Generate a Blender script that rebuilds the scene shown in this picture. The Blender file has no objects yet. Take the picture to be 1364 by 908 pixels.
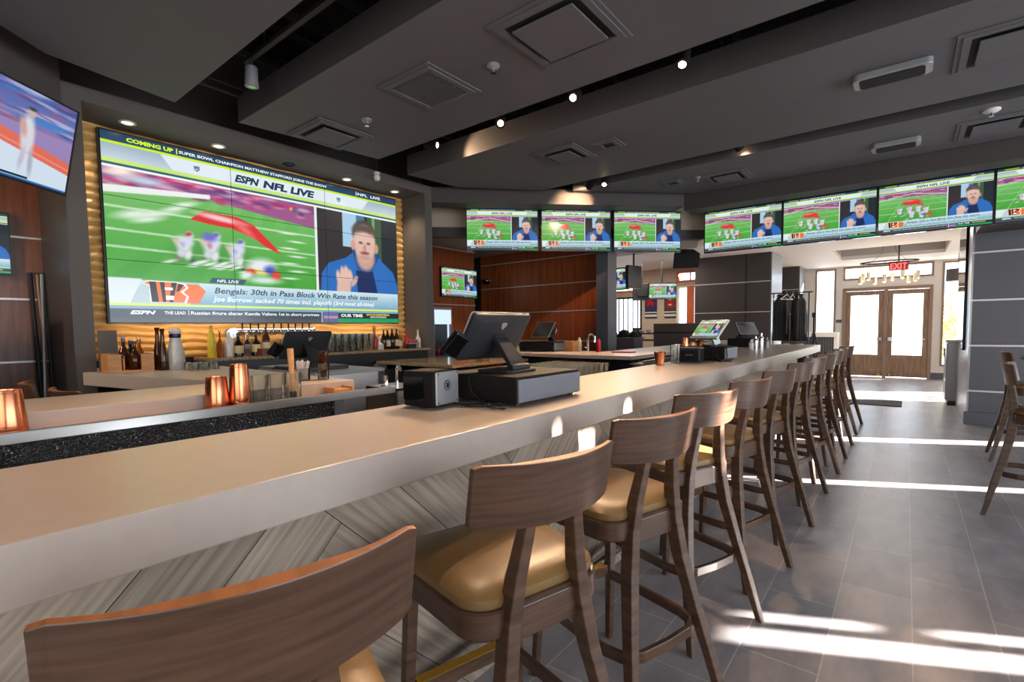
import bpy, bmesh, math, random
import numpy as np
from mathutils import Vector, Matrix
random.seed(7)
R = math.radians
S = bpy.context.scene
COL = S.collection

# ------------------------------------------------------------------ camera
cam_d = bpy.data.cameras.new('camera'); cam = bpy.data.objects.new('camera', cam_d); COL.objects.link(cam)
cam_d.sensor_width = 36.0; cam_d.lens = 662.0 / 1364 * 36
cam_d.shift_x = 0.0; cam_d.shift_y = 21.0 / 1364
cam_d.clip_start = 0.02; cam_d.clip_end = 300
M = Matrix(((0.78409596, -0.0262261, 0.62008525), (0.6205288, 0.05200622, -0.78245726), (-0.01172749, 0.99830233, 0.05705192)))
cam.matrix_world = Matrix.Translation((0, 0, 1.37)) @ M.to_4x4()
S.camera = cam
S.view_settings.view_transform = 'Standard'; S.view_settings.look = 'None'
S.view_settings.exposure = 0.0; S.view_settings.gamma = 1.0; S.view_settings.use_curve_mapping = False
S.cycles.sample_clamp_indirect = 6.0; S.cycles.caustics_reflective = False; S.cycles.caustics_refractive = False; S.cycles.transparent_max_bounces = 32

# ------------------------------------------------------------------ world, sun, added daylight fill panels
W = bpy.data.worlds.new('sky'); S.world = W; W.use_nodes = True
bg = W.node_tree.nodes['Background']; bg.inputs[0].default_value = (0.86, 0.93, 1.0, 1); bg.inputs[1].default_value = 4.5
def lamp(kind, name, loc, energy, color=(1, 1, 1), rot=None, target=None, **kw):
    d = bpy.data.lights.new(name, kind); o = bpy.data.objects.new(name, d); COL.objects.link(o)
    o.location = loc; d.energy = energy; d.color = color
    if rot: o.rotation_euler = rot
    if target: o.rotation_euler = (Vector(target) - Vector(loc)).to_track_quat('-Z', 'Y').to_euler()
    for k, v in kw.items(): setattr(d, k, v)
    return o
SUN_TAN, SUN_AZ = 0.268, 0.50
sd = Vector((-1, -SUN_AZ, -SUN_TAN * math.hypot(1, SUN_AZ))).normalized()
lamp('SUN', 'low_winter_sun', (20, 8, 8), 105.0, (1.0, 0.92, 0.84), target=tuple(Vector((20, 8, 8)) + sd), angle=R(0.45))
lamp('AREA', 'added_east_fill', (5.7, 3.0, 1.6), 480, (0.84, 0.92, 1.0), target=(0, 3.0, 1.2), shape='RECTANGLE', size=9.0, size_y=2.4)  # added fill panel standing in for daylight from unseen east windows
lamp('AREA', 'added_south_fill', (0.5, -3.7, 1.7), 190, (1.0, 0.97, 0.93), target=(-1.5, 3, 1.3), shape='RECTANGLE', size=7.0, size_y=2.4)  # added fill panel behind the camera, in front of a solid wall

# ------------------------------------------------------------------ materials
def s2l(c):
    return tuple(((x / 12.92) if x <= 0.04045 else ((x + 0.055) / 1.055) ** 2.4) for x in c)
def rgb(r, g, b): return s2l((r / 255, g / 255, b / 255))
def mat(name, col, rough=0.5, metal=0.0, noise=0.0, scale=5.0, bump=0.0, bscale=60.0, stretch=(1, 1, 1), emit=None, es=1.0, trans=0.0, ior=1.45, spec=0.5, alpha=1.0, col2=None, coat=0.0, attr=None, uv=False, detail=4.0):
    m = bpy.data.materials.new(name); m.use_nodes = True; nt = m.node_tree; N = nt.nodes; L = nt.links
    p = N['Principled BSDF']
    p.inputs['Roughness'].default_value = rough; p.inputs['Metallic'].default_value = metal
    p.inputs['IOR'].default_value = ior; p.inputs['Transmission Weight'].default_value = trans
    p.inputs['Specular IOR Level'].default_value = spec; p.inputs['Alpha'].default_value = alpha
    p.inputs['Coat Weight'].default_value = coat
    p.inputs['Base Color'].default_value = (*col, 1)
    tc = N.new('ShaderNodeTexCoord'); mp = N.new('ShaderNodeMapping'); mp.inputs['Scale'].default_value = stretch
    L.new(tc.outputs['UV' if uv else 'Object'], mp.inputs['Vector'])
    if noise > 0:
        nz = N.new('ShaderNodeTexNoise'); nz.inputs['Scale'].default_value = scale; nz.inputs['Detail'].default_value = detail
        L.new(mp.outputs[0], nz.inputs['Vector'])
        cr = N.new('ShaderNodeValToRGB')
        a = col; b = col2 if col2 else tuple(max(0, c * (1 - noise)) for c in col)
        cr.color_ramp.elements[0].position = 0.35; cr.color_ramp.elements[1].position = 0.65
        cr.color_ramp.elements[0].color = (*b, 1); cr.color_ramp.elements[1].color = (*a, 1)
        L.new(nz.outputs['Fac'], cr.inputs['Fac'])
        last = cr.outputs['Color']
        if attr:
            at = N.new('ShaderNodeAttribute'); at.attribute_name = attr
            mx = N.new('ShaderNodeMix'); mx.data_type = 'RGBA'; mx.blend_type = 'MULTIPLY'; mx.inputs['Factor'].default_value = 1
            L.new(last, mx.inputs['A']); L.new(at.outputs['Color'], mx.inputs['B']); last = mx.outputs['Result']
        L.new(last, p.inputs['Base Color'])
    if bump > 0:
        nb = N.new('ShaderNodeTexNoise'); nb.inputs['Scale'].default_value = bscale; nb.inputs['Detail'].default_value = 3
        L.new(mp.outputs[0], nb.inputs['Vector'])
        bp = N.new('ShaderNodeBump'); bp.inputs['Strength'].default_value = bump; bp.inputs['Distance'].default_value = 0.01
        L.new(nb.outputs['Fac'], bp.inputs['Height']); L.new(bp.outputs[0], p.inputs['Normal'])
    if emit:
        p.inputs['Emission Color'].default_value = (*emit, 1); p.inputs['Emission Strength'].default_value = es
    return m
def emis(name, col, st):
    m = bpy.data.materials.new(name); m.use_nodes = True; nt = m.node_tree
    nt.nodes.remove(nt.nodes['Principled BSDF']); e = nt.nodes.new('ShaderNodeEmission')
    e.inputs[0].default_value = (*col, 1); e.inputs[1].default_value = st
    nt.links.new(e.outputs[0], nt.nodes['Material Output'].inputs[0]); return m

def floor_mat():
    m = bpy.data.materials.new('slate_floor_tile'); m.use_nodes = True; nt = m.node_tree; N = nt.nodes; L = nt.links
    p = N['Principled BSDF']
    tc = N.new('ShaderNodeTexCoord'); sep = N.new('ShaderNodeSeparateXYZ'); L.new(tc.outputs['Object'], sep.inputs[0])
    ax = N.new('ShaderNodeMath'); ax.operation = 'ADD'; ax.inputs[1].default_value = -3.391 + 0.594 * 40; L.new(sep.outputs['Y'], ax.inputs[0])
    ay = N.new('ShaderNodeMath'); ay.operation = 'ADD'; ay.inputs[1].default_value = 0.2345 + 0.2915 * 60; L.new(sep.outputs['X'], ay.inputs[0])
    cb = N.new('ShaderNodeCombineXYZ'); L.new(ax.outputs[0], cb.inputs[0]); L.new(ay.outputs[0], cb.inputs[1])
    bt = N.new('ShaderNodeTexBrick'); L.new(cb.outputs[0], bt.inputs['Vector'])
    bt.offset = 0.5; bt.offset_frequency = 2; bt.inputs['Scale'].default_value = 1.0
    bt.inputs['Mortar Size'].default_value = 0.0028; bt.inputs['Mortar Smooth'].default_value = 0.1; bt.inputs['Bias'].default_value = 0
    bt.inputs['Brick Width'].default_value = 0.594; bt.inputs['Row Height'].default_value = 0.2915
    bt.inputs['Color1'].default_value = (*rgb(168, 163, 165), 1); bt.inputs['Color2'].default_value = (*rgb(148, 145, 149), 1)
    bt.inputs['Mortar'].default_value = (*rgb(196, 190, 182), 1)
    nz = N.new('ShaderNodeTexNoise'); nz.inputs['Scale'].default_value = 2.6; nz.inputs['Detail'].default_value = 9; nz.inputs['Roughness'].default_value = 0.62
    mp = N.new('ShaderNodeMapping'); mp.inputs['Scale'].default_value = (2.0, 0.9, 1); L.new(tc.outputs['Object'], mp.inputs[0]); L.new(mp.outputs[0], nz.inputs['Vector'])
    cr = N.new('ShaderNodeValToRGB'); cr.color_ramp.elements[0].position = .3; cr.color_ramp.elements[1].position = .72
    cr.color_ramp.elements[0].color = (.62, .62, .66, 1); cr.color_ramp.elements[1].color = (1.22, 1.17, 1.12, 1)
    L.new(nz.outputs['Fac'], cr.inputs[0])
    mx = N.new('ShaderNodeMix'); mx.data_type = 'RGBA'; mx.blend_type = 'MULTIPLY'; mx.inputs['Factor'].default_value = 1
    L.new(bt.outputs['Color'], mx.inputs['A']); L.new(cr.outputs[0], mx.inputs['B']); L.new(mx.outputs['Result'], p.inputs['Base Color'])
    rr = N.new('ShaderNodeMapRange'); rr.inputs['To Min'].default_value = .24; rr.inputs['To Max'].default_value = .42; L.new(nz.outputs['Fac'], rr.inputs[0]); L.new(rr.outputs[0], p.inputs['Roughness'])
    bp = N.new('ShaderNodeBump'); bp.inputs['Strength'].default_value = .25; bp.inputs['Distance'].default_value = .004; bp.invert = True
    L.new(bt.outputs['Fac'], bp.inputs['Height']); L.new(bp.outputs[0], p.inputs['Normal'])
    return m

K = {}
K['floor'] = floor_mat()
K['quartz'] = mat('beige_quartz', rgb(186, 173, 163), .30, noise=.05, scale=25, bump=.02, bscale=200)
K['herring'] = mat('grey_wood_look_tile', rgb(168, 153, 138), .3, noise=1, col2=rgb(132, 119, 107), scale=2.6, stretch=(1.0, 22, 1), attr='tint', uv=True, detail=8, bump=.06, bscale=4)
K['walnut'] = mat('walnut_stain', rgb(92, 68, 52), .34, noise=1, col2=rgb(64, 45, 34), scale=3.5, stretch=(2, 2, 14), detail=6)
K['walnut_h'] = mat('walnut_stain_bent', rgb(88, 64, 50), .30, noise=1, col2=rgb(68, 48, 37), scale=3.0, stretch=(3, 1.6, 26), detail=6)
K['walnut_edge'] = mat('walnut_cut_edge', rgb(172, 108, 62), .42, noise=.25, scale=8, stretch=(1, 6, 1))
K['vinyl'] = mat('tan_vinyl', rgb(124, 97, 60), .36, noise=.08, scale=6, bump=.05, bscale=120)
K['brass'] = mat('brass', rgb(215, 170, 70), .25, 1.0)
K['chrome'] = mat('chrome', (.75, .75, .77), .12, 1.0)
K['steel'] = mat('brushed_steel', (.62, .61, .6), .3, 1.0, noise=.1, scale=4, stretch=(1, 60, 60))
K['copper'] = mat('copper', rgb(225, 140, 100), .22, 1.0, noise=.15, scale=40, stretch=(1, 1, .05))
K['blackp'] = mat('black_plastic', rgb(34, 34, 36), .38, noise=.1, scale=30)
K['blackg'] = mat('black_gloss', rgb(14, 14, 16), .08)
K['greyp'] = mat('grey_plastic', rgb(42, 44, 47), .5, noise=.06, scale=10, spec=.25)
K['silverp'] = mat('silver_casing', rgb(150, 152, 155), .35, .3, noise=.05, scale=10)
K['drawer'] = mat('dark_painted_metal', rgb(30, 28, 28), .7, 0, noise=.1, scale=50, spec=.2)
K['drawerf'] = mat('slate_drawer_front', rgb(112, 118, 130), .35, .2, noise=.1, scale=3, stretch=(1, 1, 8))
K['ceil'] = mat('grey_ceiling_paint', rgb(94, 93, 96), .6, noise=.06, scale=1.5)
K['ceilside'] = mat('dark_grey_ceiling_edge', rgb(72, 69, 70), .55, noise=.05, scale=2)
K['deck'] = mat('black_plenum_paint', rgb(30, 28, 28), .8, noise=.3, scale=2)
K['duct'] = mat('black_painted_duct', rgb(58, 54, 52), .6, noise=.2, scale=3)
K['taupe'] = mat('taupe_paint', rgb(92, 84, 80), .6, noise=.04, scale=2)
K['dark'] = mat('dark_taupe_paint', rgb(66, 60, 58), .55, noise=.05, scale=2)
K['cream'] = mat('cream_paint', rgb(196, 178, 158), .6, noise=.03, scale=2)
K['lightc'] = mat('light_cream_paint', rgb(228, 222, 212), .6, noise=.03, scale=2)
K['soffit'] = mat('pale_grey_soffit', rgb(178, 172, 165), .6, noise=.03, scale=2)
K['slate'] = mat('slate_panel', rgb(92, 92, 97), .42, noise=.05, scale=2)
K['slate2'] = mat('charcoal_panel', rgb(66, 62, 60), .42, noise=.06, scale=2)
K['metalpanel'] = mat('satin_metal_panel', rgb(150, 152, 156), .3, .7, noise=.05, scale=2)
K['trim'] = mat('brushed_trim', rgb(205, 200, 195), .35, .4, noise=.05, scale=5)
K['woodpanel'] = mat('mahogany_slat_panel', rgb(158, 82, 42), .34, noise=1, col2=rgb(118, 58, 30), scale=4, stretch=(9, 9, .3), detail=7)
K['woodpanel_d'] = mat('dark_mahogany_panel', rgb(128, 78, 52), .35, noise=1, col2=rgb(100, 60, 40), scale=4, stretch=(6, 6, .5), detail=7)
K['granite'] = mat('speckled_granite', rgb(190, 160, 125), .12, noise=1, col2=rgb(96, 78, 64), scale=70, detail=5)
K['gold'] = mat('gold_wave_panel', rgb(236, 186, 112), .45, 0, noise=.2, scale=4)
K['orange_wood'] = mat('honey_crate_wood', rgb(214, 150, 92), .5, noise=.2, scale=5, stretch=(1, 1, 8))
K['amber'] = mat('amber_whiskey', rgb(205, 110, 22), .08, trans=.5, noise=.1, scale=5)
K['brownglass'] = mat('brown_glass', rgb(92, 42, 18), .06, trans=.4, noise=.1, scale=5)
K['darkglass'] = mat('dark_green_glass', rgb(26, 24, 18), .06, noise=.1, scale=5)
K['whitec'] = mat('white_ceramic', rgb(225, 220, 210), .3, noise=.12, scale=30)
K['cobalt'] = mat('cobalt_glaze', rgb(30, 32, 78), .25, noise=.1, scale=30)
K['label'] = mat('cream_label', rgb(228, 205, 160), .6, noise=.08, scale=30)
K['redl'] = mat('red_glaze', rgb(190, 30, 30), .3, noise=.08, scale=30)
K['yellowj'] = mat('yellow_juice', rgb(235, 205, 60), .2, noise=.08, scale=30)
K['mahbox'] = mat('mahogany_box', rgb(110, 50, 32), .35, noise=.2, scale=10, stretch=(1, 6, 1))
K['glass'] = mat('clear_glass', (1, 1, 1), .02, trans=1.0, ior=1.45)
def ware():
    m = bpy.data.materials.new('washed_clear_glass'); m.use_nodes = True; nt = m.node_tree; N = nt.nodes; L = nt.links; N.remove(N['Principled BSDF'])
    t = N.new('ShaderNodeBsdfTransparent'); t.inputs[0].default_value = (.93, .95, .95, 1); g = N.new('ShaderNodeBsdfGlossy'); g.inputs['Roughness'].default_value = .06; g.inputs[0].default_value = (1, 1, 1, 1)
    d = N.new('ShaderNodeBsdfTranslucent'); d.inputs[0].default_value = (.9, .92, .92, 1); lw = N.new('ShaderNodeLayerWeight'); lw.inputs['Blend'].default_value = .25
    a = N.new('ShaderNodeMixShader'); a.inputs[0].default_value = .16; L.new(t.outputs[0], a.inputs[1]); L.new(d.outputs[0], a.inputs[2])
    c = N.new('ShaderNodeMixShader'); L.new(lw.outputs['Fresnel'], c.inputs[0]); L.new(a.outputs[0], c.inputs[1]); L.new(g.outputs[0], c.inputs[2]); L.new(c.outputs[0], N['Material Output'].inputs[0]); return m
K['glassw'] = ware()
K['paper'] = mat('paper', rgb(235, 225, 220), .7, noise=.04, scale=20)
K['blacktex'] = None
K['champagne'] = mat('champagne_metal', rgb(205, 188, 160), .35, .6, noise=.05, scale=10)
K['rubber'] = mat('rubber_mat', rgb(70, 70, 74), .9, noise=.2, scale=80)
K['cloth'] = mat('black_cloth', rgb(22, 22, 24), .75, noise=.3, scale=20, bump=.2, bscale=30)
K['doorwood'] = mat('stained_door_wood', rgb(158, 128, 102), .4, noise=1, col2=rgb(128, 100, 78), scale=3, stretch=(8, 8, 1))
K['doorframe'] = mat('taupe_door_frame', rgb(150, 124, 106), .45, noise=.08, scale=4)
K['chairleather'] = mat('dark_grey_leather', rgb(64, 60, 58), .28, noise=.1, scale=20)
K['red'] = mat('red_plastic', rgb(210, 40, 40), .4, noise=.05, scale=10)
K['leaf'] = mat('bush_leaves', rgb(130, 150, 60), .6, noise=1, col2=rgb(190, 170, 70), scale=9)
K['concrete'] = mat('outdoor_paving', rgb(205, 205, 205), .8, noise=.08, scale=2)
K['bluewall'] = mat('pale_blue_cladding', rgb(198, 216, 230), .7, noise=.05, scale=2)
K['shutter'] = mat('red_brown_shutter', rgb(214, 104, 52), .5, noise=.1, scale=5)
K['navy'] = mat('navy_fabric', rgb(46, 44, 86), .7, noise=.1, scale=10)
K['offwhite'] = mat('off_white_fabric', rgb(220, 212, 205), .7, noise=.05, scale=10)
K['pink'] = mat('pink_fabric', rgb(226, 90, 100), .7, noise=.3, scale=30)
K['bulb'] = emis('lamp_glow_warm', rgb(255, 214, 160), 22)
K['bulb2'] = emis('downlight_glow', rgb(255, 226, 190), 3.0)
K['pend'] = emis('pendant_glow', rgb(255, 214, 150), 4)
K['exitcase'] = mat('dark_red_sign_case', rgb(110, 14, 20), .4, noise=.05, scale=10, emit=rgb(190, 20, 26), es=.5)
K['exit'] = emis('exit_sign_red', rgb(255, 120, 110), 1.6)
K['led'] = emis('white_led_strip', rgb(215, 235, 255), 1.1)
K['ledb'] = emis('blue_led', rgb(60, 80, 255), 2)
K['ledg'] = emis('green_led', rgb(60, 255, 90), 2)
K['ledr'] = emis('red_led', rgb(255, 50, 50), 1.2)
def embossed():
    m = mat('black_embossed_vinyl', rgb(20, 20, 22), .13)
    nt = m.node_tree; N = nt.nodes; L = nt.links; p = N['Principled BSDF']
    tc = N.new('ShaderNodeTexCoord'); v = N.new('ShaderNodeTexVoronoi'); v.inputs['Scale'].default_value = 110; v.feature = 'SMOOTH_F1'
    L.new(tc.outputs['Object'], v.inputs['Vector']); b = N.new('ShaderNodeBump'); b.inputs['Strength'].default_value = 1; b.inputs['Distance'].default_value = .012
    L.new(v.outputs['Distance'], b.inputs['Height']); L.new(b.outputs[0], p.inputs['Normal']); return m
K['blacktex'] = embossed()
def pane_mat():
    m = bpy.data.materials.new('window_glass'); m.use_nodes = True; nt = m.node_tree; N = nt.nodes; L = nt.links
    N.remove(N['Principled BSDF']); t = N.new('ShaderNodeBsdfTransparent'); t.inputs[0].default_value = (.95, .97, 1, 1)
    g = N.new('ShaderNodeBsdfGlossy'); g.inputs['Roughness'].default_value = .03; mx = N.new('ShaderNodeMixShader'); mx.inputs[0].default_value = .06
    L.new(t.outputs[0], mx.inputs[1]); L.new(g.outputs[0], mx.inputs[2]); L.new(mx.outputs[0], N['Material Output'].inputs[0]); return m
K['pane'] = pane_mat()
def screen_mat(strength):
    m = bpy.data.materials.new('screen_picture'); m.use_nodes = True; nt = m.node_tree; N = nt.nodes; L = nt.links; p = N['Principled BSDF']
    p.inputs['Base Color'].default_value = (.01, .01, .012, 1); p.inputs['Roughness'].default_value = .16; p.inputs['Specular IOR Level'].default_value = .35
    a = N.new('ShaderNodeAttribute'); a.attribute_name = 'picture'; L.new(a.outputs['Color'], p.inputs['Emission Color']); p.inputs['Emission Strength'].default_value = strength
    return m
K['screen'] = screen_mat(1.0)

# ------------------------------------------------------------------ mesh helpers
class MB:
    def __init__(s): s.v = []; s.f = []; s.m = []
    def add(s, vs, fs, m=0):
        o = len(s.v); s.v += [tuple(v) for v in vs]; s.f += [tuple(i + o for i in f) for f in fs]; s.m += [m] * len(fs); return s
    def box(s, x0, x1, y0, y1, z0, z1, m=0):
        return s.add([(x0, y0, z0), (x1, y0, z0), (x1, y1, z0), (x0, y1, z0), (x0, y0, z1), (x1, y0, z1), (x1, y1, z1), (x0, y1, z1)],
                     [(0, 3, 2, 1), (4, 5, 6, 7), (0, 1, 5, 4), (1, 2, 6, 5), (2, 3, 7, 6), (3, 0, 4, 7)], m)
    def obox(s, c, sz, M3, m=0):
        hx, hy, hz = sz[0] / 2, sz[1] / 2, sz[2] / 2; c = Vector(c)
        vs = [c + M3 @ Vector(p) for p in [(-hx, -hy, -hz), (hx, -hy, -hz), (hx, hy, -hz), (-hx, hy, -hz), (-hx, -hy, hz), (hx, -hy, hz), (hx, hy, hz), (-hx, hy, hz)]]
        return s.add(vs, [(0, 3, 2, 1), (4, 5, 6, 7), (0, 1, 5, 4), (1, 2, 6, 5), (2, 3, 7, 6), (3, 0, 4, 7)], m)
    def loft(s, rings, m=0, cap=True, closed=False):
        n = len(rings[0]); o = len(s.v)
        for r in rings: s.v += [tuple(v) for v in r]
        k = len(rings)
        for i in range(k if closed else k - 1):
            a = o + i * n; b = o + ((i + 1) % k) * n
            for j in range(n): s.f.append((a + j, a + (j + 1) % n, b + (j + 1) % n, b + j)); s.m.append(m)
        if cap and not closed:
            s.f.append(tuple(o + j for j in reversed(range(n)))); s.m.append(m)
            s.f.append(tuple(o + (k - 1) * n + j for j in range(n))); s.m.append(m)
        return s
    def cyl(s, p0, p1, r0, r1=None, n=16, m=0, cap=True):
        r1 = r0 if r1 is None else r1; p0 = Vector(p0); p1 = Vector(p1); d = (p1 - p0).normalized()
        u = d.orthogonal().normalized(); w = d.cross(u)
        rg = lambda p, r: [p + (u * math.cos(2 * math.pi * i / n) + w * math.sin(2 * math.pi * i / n)) * r for i in range(n)]
        return s.loft([rg(p0, r0), rg(p1, r1)], m, cap)
    def lathe(s, prof, c=(0, 0, 0), n=20, m=0, cap=True, sx=1, sy=1):
        return s.loft([[(c[0] + sx * r * math.cos(2 * math.pi * i / n), c[1] + sy * r * math.sin(2 * math.pi * i / n), c[2] + z) for i in range(n)] for r, z in prof], m, cap)
    def tube(s, pts, r, n=8, m=0, closed=False):
        pts = [Vector(p) for p in pts]; rings = []; k = len(pts); pu = None
        for i, p in enumerate(pts):
            if closed: d = (pts[(i + 1) % k] - pts[i - 1]).normalized()
            else: d = (pts[min(i + 1, k - 1)] - pts[max(i - 1, 0)]).normalized()
            if pu is None: u = d.orthogonal().normalized()
            else:
                u = pu - d * pu.dot(d)
                u = u.normalized() if u.length > 1e-6 else d.orthogonal().normalized()
            pu = u; w = d.cross(u); rr = r[i] if isinstance(r, (list, tuple)) else r
            rings.append([p + (u * math.cos(2 * math.pi * j / n) + w * math.sin(2 * math.pi * j / n)) * rr for j in range(n)])
        return s.loft(rings, m, True, closed)
    def prism(s, poly, z0, z1, m=0):
        return s.loft([[(x, y, z0) for x, y in poly], [(x, y, z1) for x, y in poly]], m)
    def rail(s, pts, secs, m=0, up=(0, 0, 1)):   # rectangular bar through points; secs (w,h)
        rings = []; k = len(pts); pts = [Vector(p) for p in pts]; up = Vector(up)
        for i, p in enumerate(pts):
            d = (pts[min(i + 1, k - 1)] - pts[max(i - 1, 0)]).normalized(); sd_ = d.cross(up).normalized(); u2 = sd_.cross(d)
            w, h = secs[i] if isinstance(secs, list) else secs
            rings.append([p + sd_ * w / 2 + u2 * h / 2, p - sd_ * w / 2 + u2 * h / 2, p - sd_ * w / 2 - u2 * h / 2, p + sd_ * w / 2 - u2 * h / 2])
        return s.loft(rings, m)
    def mesh(s, name, mats):
        me = bpy.data.meshes.new(name); me.from_pydata(s.v, [], s.f)
        for mm in (mats if isinstance(mats, (list, tuple)) else [mats]): me.materials.append(mm)
        me.polygons.foreach_set('material_index', s.m)
        bm = bmesh.new(); bm.from_mesh(me); bmesh.ops.recalc_face_normals(bm, faces=bm.faces); bm.to_mesh(me); bm.free()
        return me
    def build(s, name, mats, parent=None, loc=(0, 0, 0), rot=(0, 0, 0), bevel=0, smooth=False, seg=2):
        me = s.mesh(name, mats)
        if smooth:
            me.polygons.foreach_set('use_smooth', [True] * len(me.polygons))
            me.set_sharp_from_angle(angle=R(35))
        o = bpy.data.objects.new(name, me); COL.objects.link(o); o.location = loc; o.rotation_euler = rot
        if parent: o.parent = parent
        if bevel:
            b = o.modifiers.new('bevel', 'BEVEL'); b.width = bevel; b.segments = seg; b.limit_method = 'ANGLE'; b.angle_limit = R(40)
        return o
def tag(o, label=None, cat=None, group=None, kind=None):
    if label: o['label'] = label
    if cat: o['category'] = cat
    if group: o['group'] = group
    if kind: o['kind'] = kind
    return o
def thing(name, label, cat, loc=(0, 0, 0), rz=0, group=None, rx=0):
    o = bpy.data.objects.new(name, None); COL.objects.link(o); o.location = loc; o.rotation_euler = (rx, 0, rz); o.empty_display_size = .1
    return tag(o, label, cat, group)
def struct(name, mb, m, **kw): return tag(mb.build(name, m, **kw), kind='structure')
def kids(o): return list(o.children)
def copy_tree(o, parent=None):
    c = o.copy(); COL.objects.link(c)
    if parent: c.parent = parent
    for ch in kids(o): copy_tree(ch, c)
    return c
def dup(o, loc, rz=None, label=None, group=None, scale=None):
    c = copy_tree(o); c.location = loc
    if rz is not None: c.rotation_euler = (c.rotation_euler[0], 0, rz)
    if label: c['label'] = label
    if group: c['group'] = group
    if scale: c.scale = scale
    return c
def rrect(x0, x1, y0, y1, r, n=6):
    pts = []
    for cx, cy, a in ((x1 - r, y1 - r, 0), (x0 + r, y1 - r, 90), (x0 + r, y0 + r, 180), (x1 - r, y0 + r, 270)):
        for i in range(n + 1): t = R(a + 90 * i / n); pts.append((cx + r * math.cos(t), cy + r * math.sin(t)))
    return pts

# ------------------------------------------------------------------ the room shell
struct('floor', MB().box(-9, 6.2, -4.2, 16.1, -.1, 0), K['floor'])
lamp('AREA', 'entry_ceiling_light', (-.4, 11.0, 2.88), 45, (1, .93, .85), rot=(0, 0, 0), shape='RECTANGLE', size=1.6, size_y=.3)
lamp('AREA', 'added_dining_fill', (-5.0, 10.8, 2.88), 80, (1, .86, .7), rot=(0, 0, 0), shape='RECTANGLE', size=1.6, size_y=1.2)  # panel added to brighten the far dining room, no fixture modelled
lamp('AREA', 'added_left_wall_fill', (-4.6, -1.4, 2.9), 80, (1, .82, .65), target=(-6.0, -.2, 1.2), shape='RECTANGLE', size=.5, size_y=.5)  # panel added to lift the dark wood wall at far left
# plenum deck above the hung ceiling
struct('ceiling', MB().box(-9, 6.2, -4.2, 8.4, 4.3, 4.4), K['deck'])
for px in (-4, -2.2, -.4, 1.4, 3.2, 5.0):
    pass
# hung ceiling clouds (bottoms at z = 3.2)
def cloud(poly, n):
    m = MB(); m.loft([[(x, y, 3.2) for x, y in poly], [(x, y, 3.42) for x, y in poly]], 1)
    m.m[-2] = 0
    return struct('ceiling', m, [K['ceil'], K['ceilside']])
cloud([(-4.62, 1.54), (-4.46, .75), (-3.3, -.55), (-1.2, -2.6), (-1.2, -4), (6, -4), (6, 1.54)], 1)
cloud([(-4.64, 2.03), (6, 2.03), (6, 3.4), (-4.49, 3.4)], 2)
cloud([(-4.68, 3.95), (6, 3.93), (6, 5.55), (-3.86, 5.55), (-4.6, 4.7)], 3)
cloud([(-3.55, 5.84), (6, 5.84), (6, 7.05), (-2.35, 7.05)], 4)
# bulkheads round the octagonal edge
def wallseg(name, p, q, z0, z1, t, m, kind='structure'):
    p = Vector((*p, 0)); q = Vector((*q, 0)); d = (q - p).normalized(); nrm = Vector((-d.y, d.x, 0)) * t
    mb = MB(); mb.prism([tuple(v[:2]) for v in (p, q, q + nrm, p + nrm)], z0, z1)
    return struct(name, mb, m)
wallseg('trim_1', (-5.0, 4.62), (-2.5, 7.1), 3.06, 3.26, .3, K['dark'])
wallseg('trim_2', (-2.5, 7.1), (6, 7.1), 3.0, 3.26, .3, K['dark'])
wallseg('wall_corner', (-6.2, 4.7), (-2.6, 8.3), 2.9, 3.3, .12, K['cream']); wallseg('wall_corner', (-6.2, 4.7), (-2.6, 8.3), 3.3, 4.3, .12, K['deck'])
wallseg('trim_3', (-6.18, 4.68), (-2.58, 8.28), 2.77, 2.91, .16, K['dark'])
wallseg('wall_front', (-2.6, 8.3), (.69, 8.3), 2.66, 3.3, .12, K['cream']); wallseg('wall_front', (-2.6, 8.3), (.69, 8.3), 3.3, 4.3, .12, K['deck'])
wallseg('wall_front', (.69, 8.25), (6, 8.25), 2.55, 4.3, .8, K['dark'])
# soffits over the far rooms
struct('ceiling', MB().prism([(-8, 5.0), (-5.7, 5.3), (-2.7, 8.36), (-3.0, 9.2), (-8, 9.2)], 2.78, 2.86), K['soffit'])
# entry ceiling with a tray recess
m = MB()
m.box(-3.7, -1.25, 8.42, 16, 2.9, 2.98); m.box(-9, -3.7, 8.42, 13.15, 2.9, 2.98); m.box(.62, 6, 8.42, 16, 2.9, 2.98); m.box(-1.25, .62, 8.42, 12.35, 2.9, 2.98); m.box(-1.25, .62, 14.3, 16, 2.9, 2.98)
struct('ceiling', m, K['lightc'])
m = MB(); m.box(-1.35, .72, 12.25, 12.35, 2.98, 3.35); m.box(-1.35, .72, 14.3, 14.4, 2.98, 3.35); m.box(-1.35, -1.25, 12.35, 14.3, 2.98, 3.35); m.box(.62, .72, 12.35, 14.3, 2.98, 3.35); m.box(-1.35, .72, 12.25, 14.4, 3.35, 3.4)
struct('ceiling', m, K['soffit'])
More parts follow.
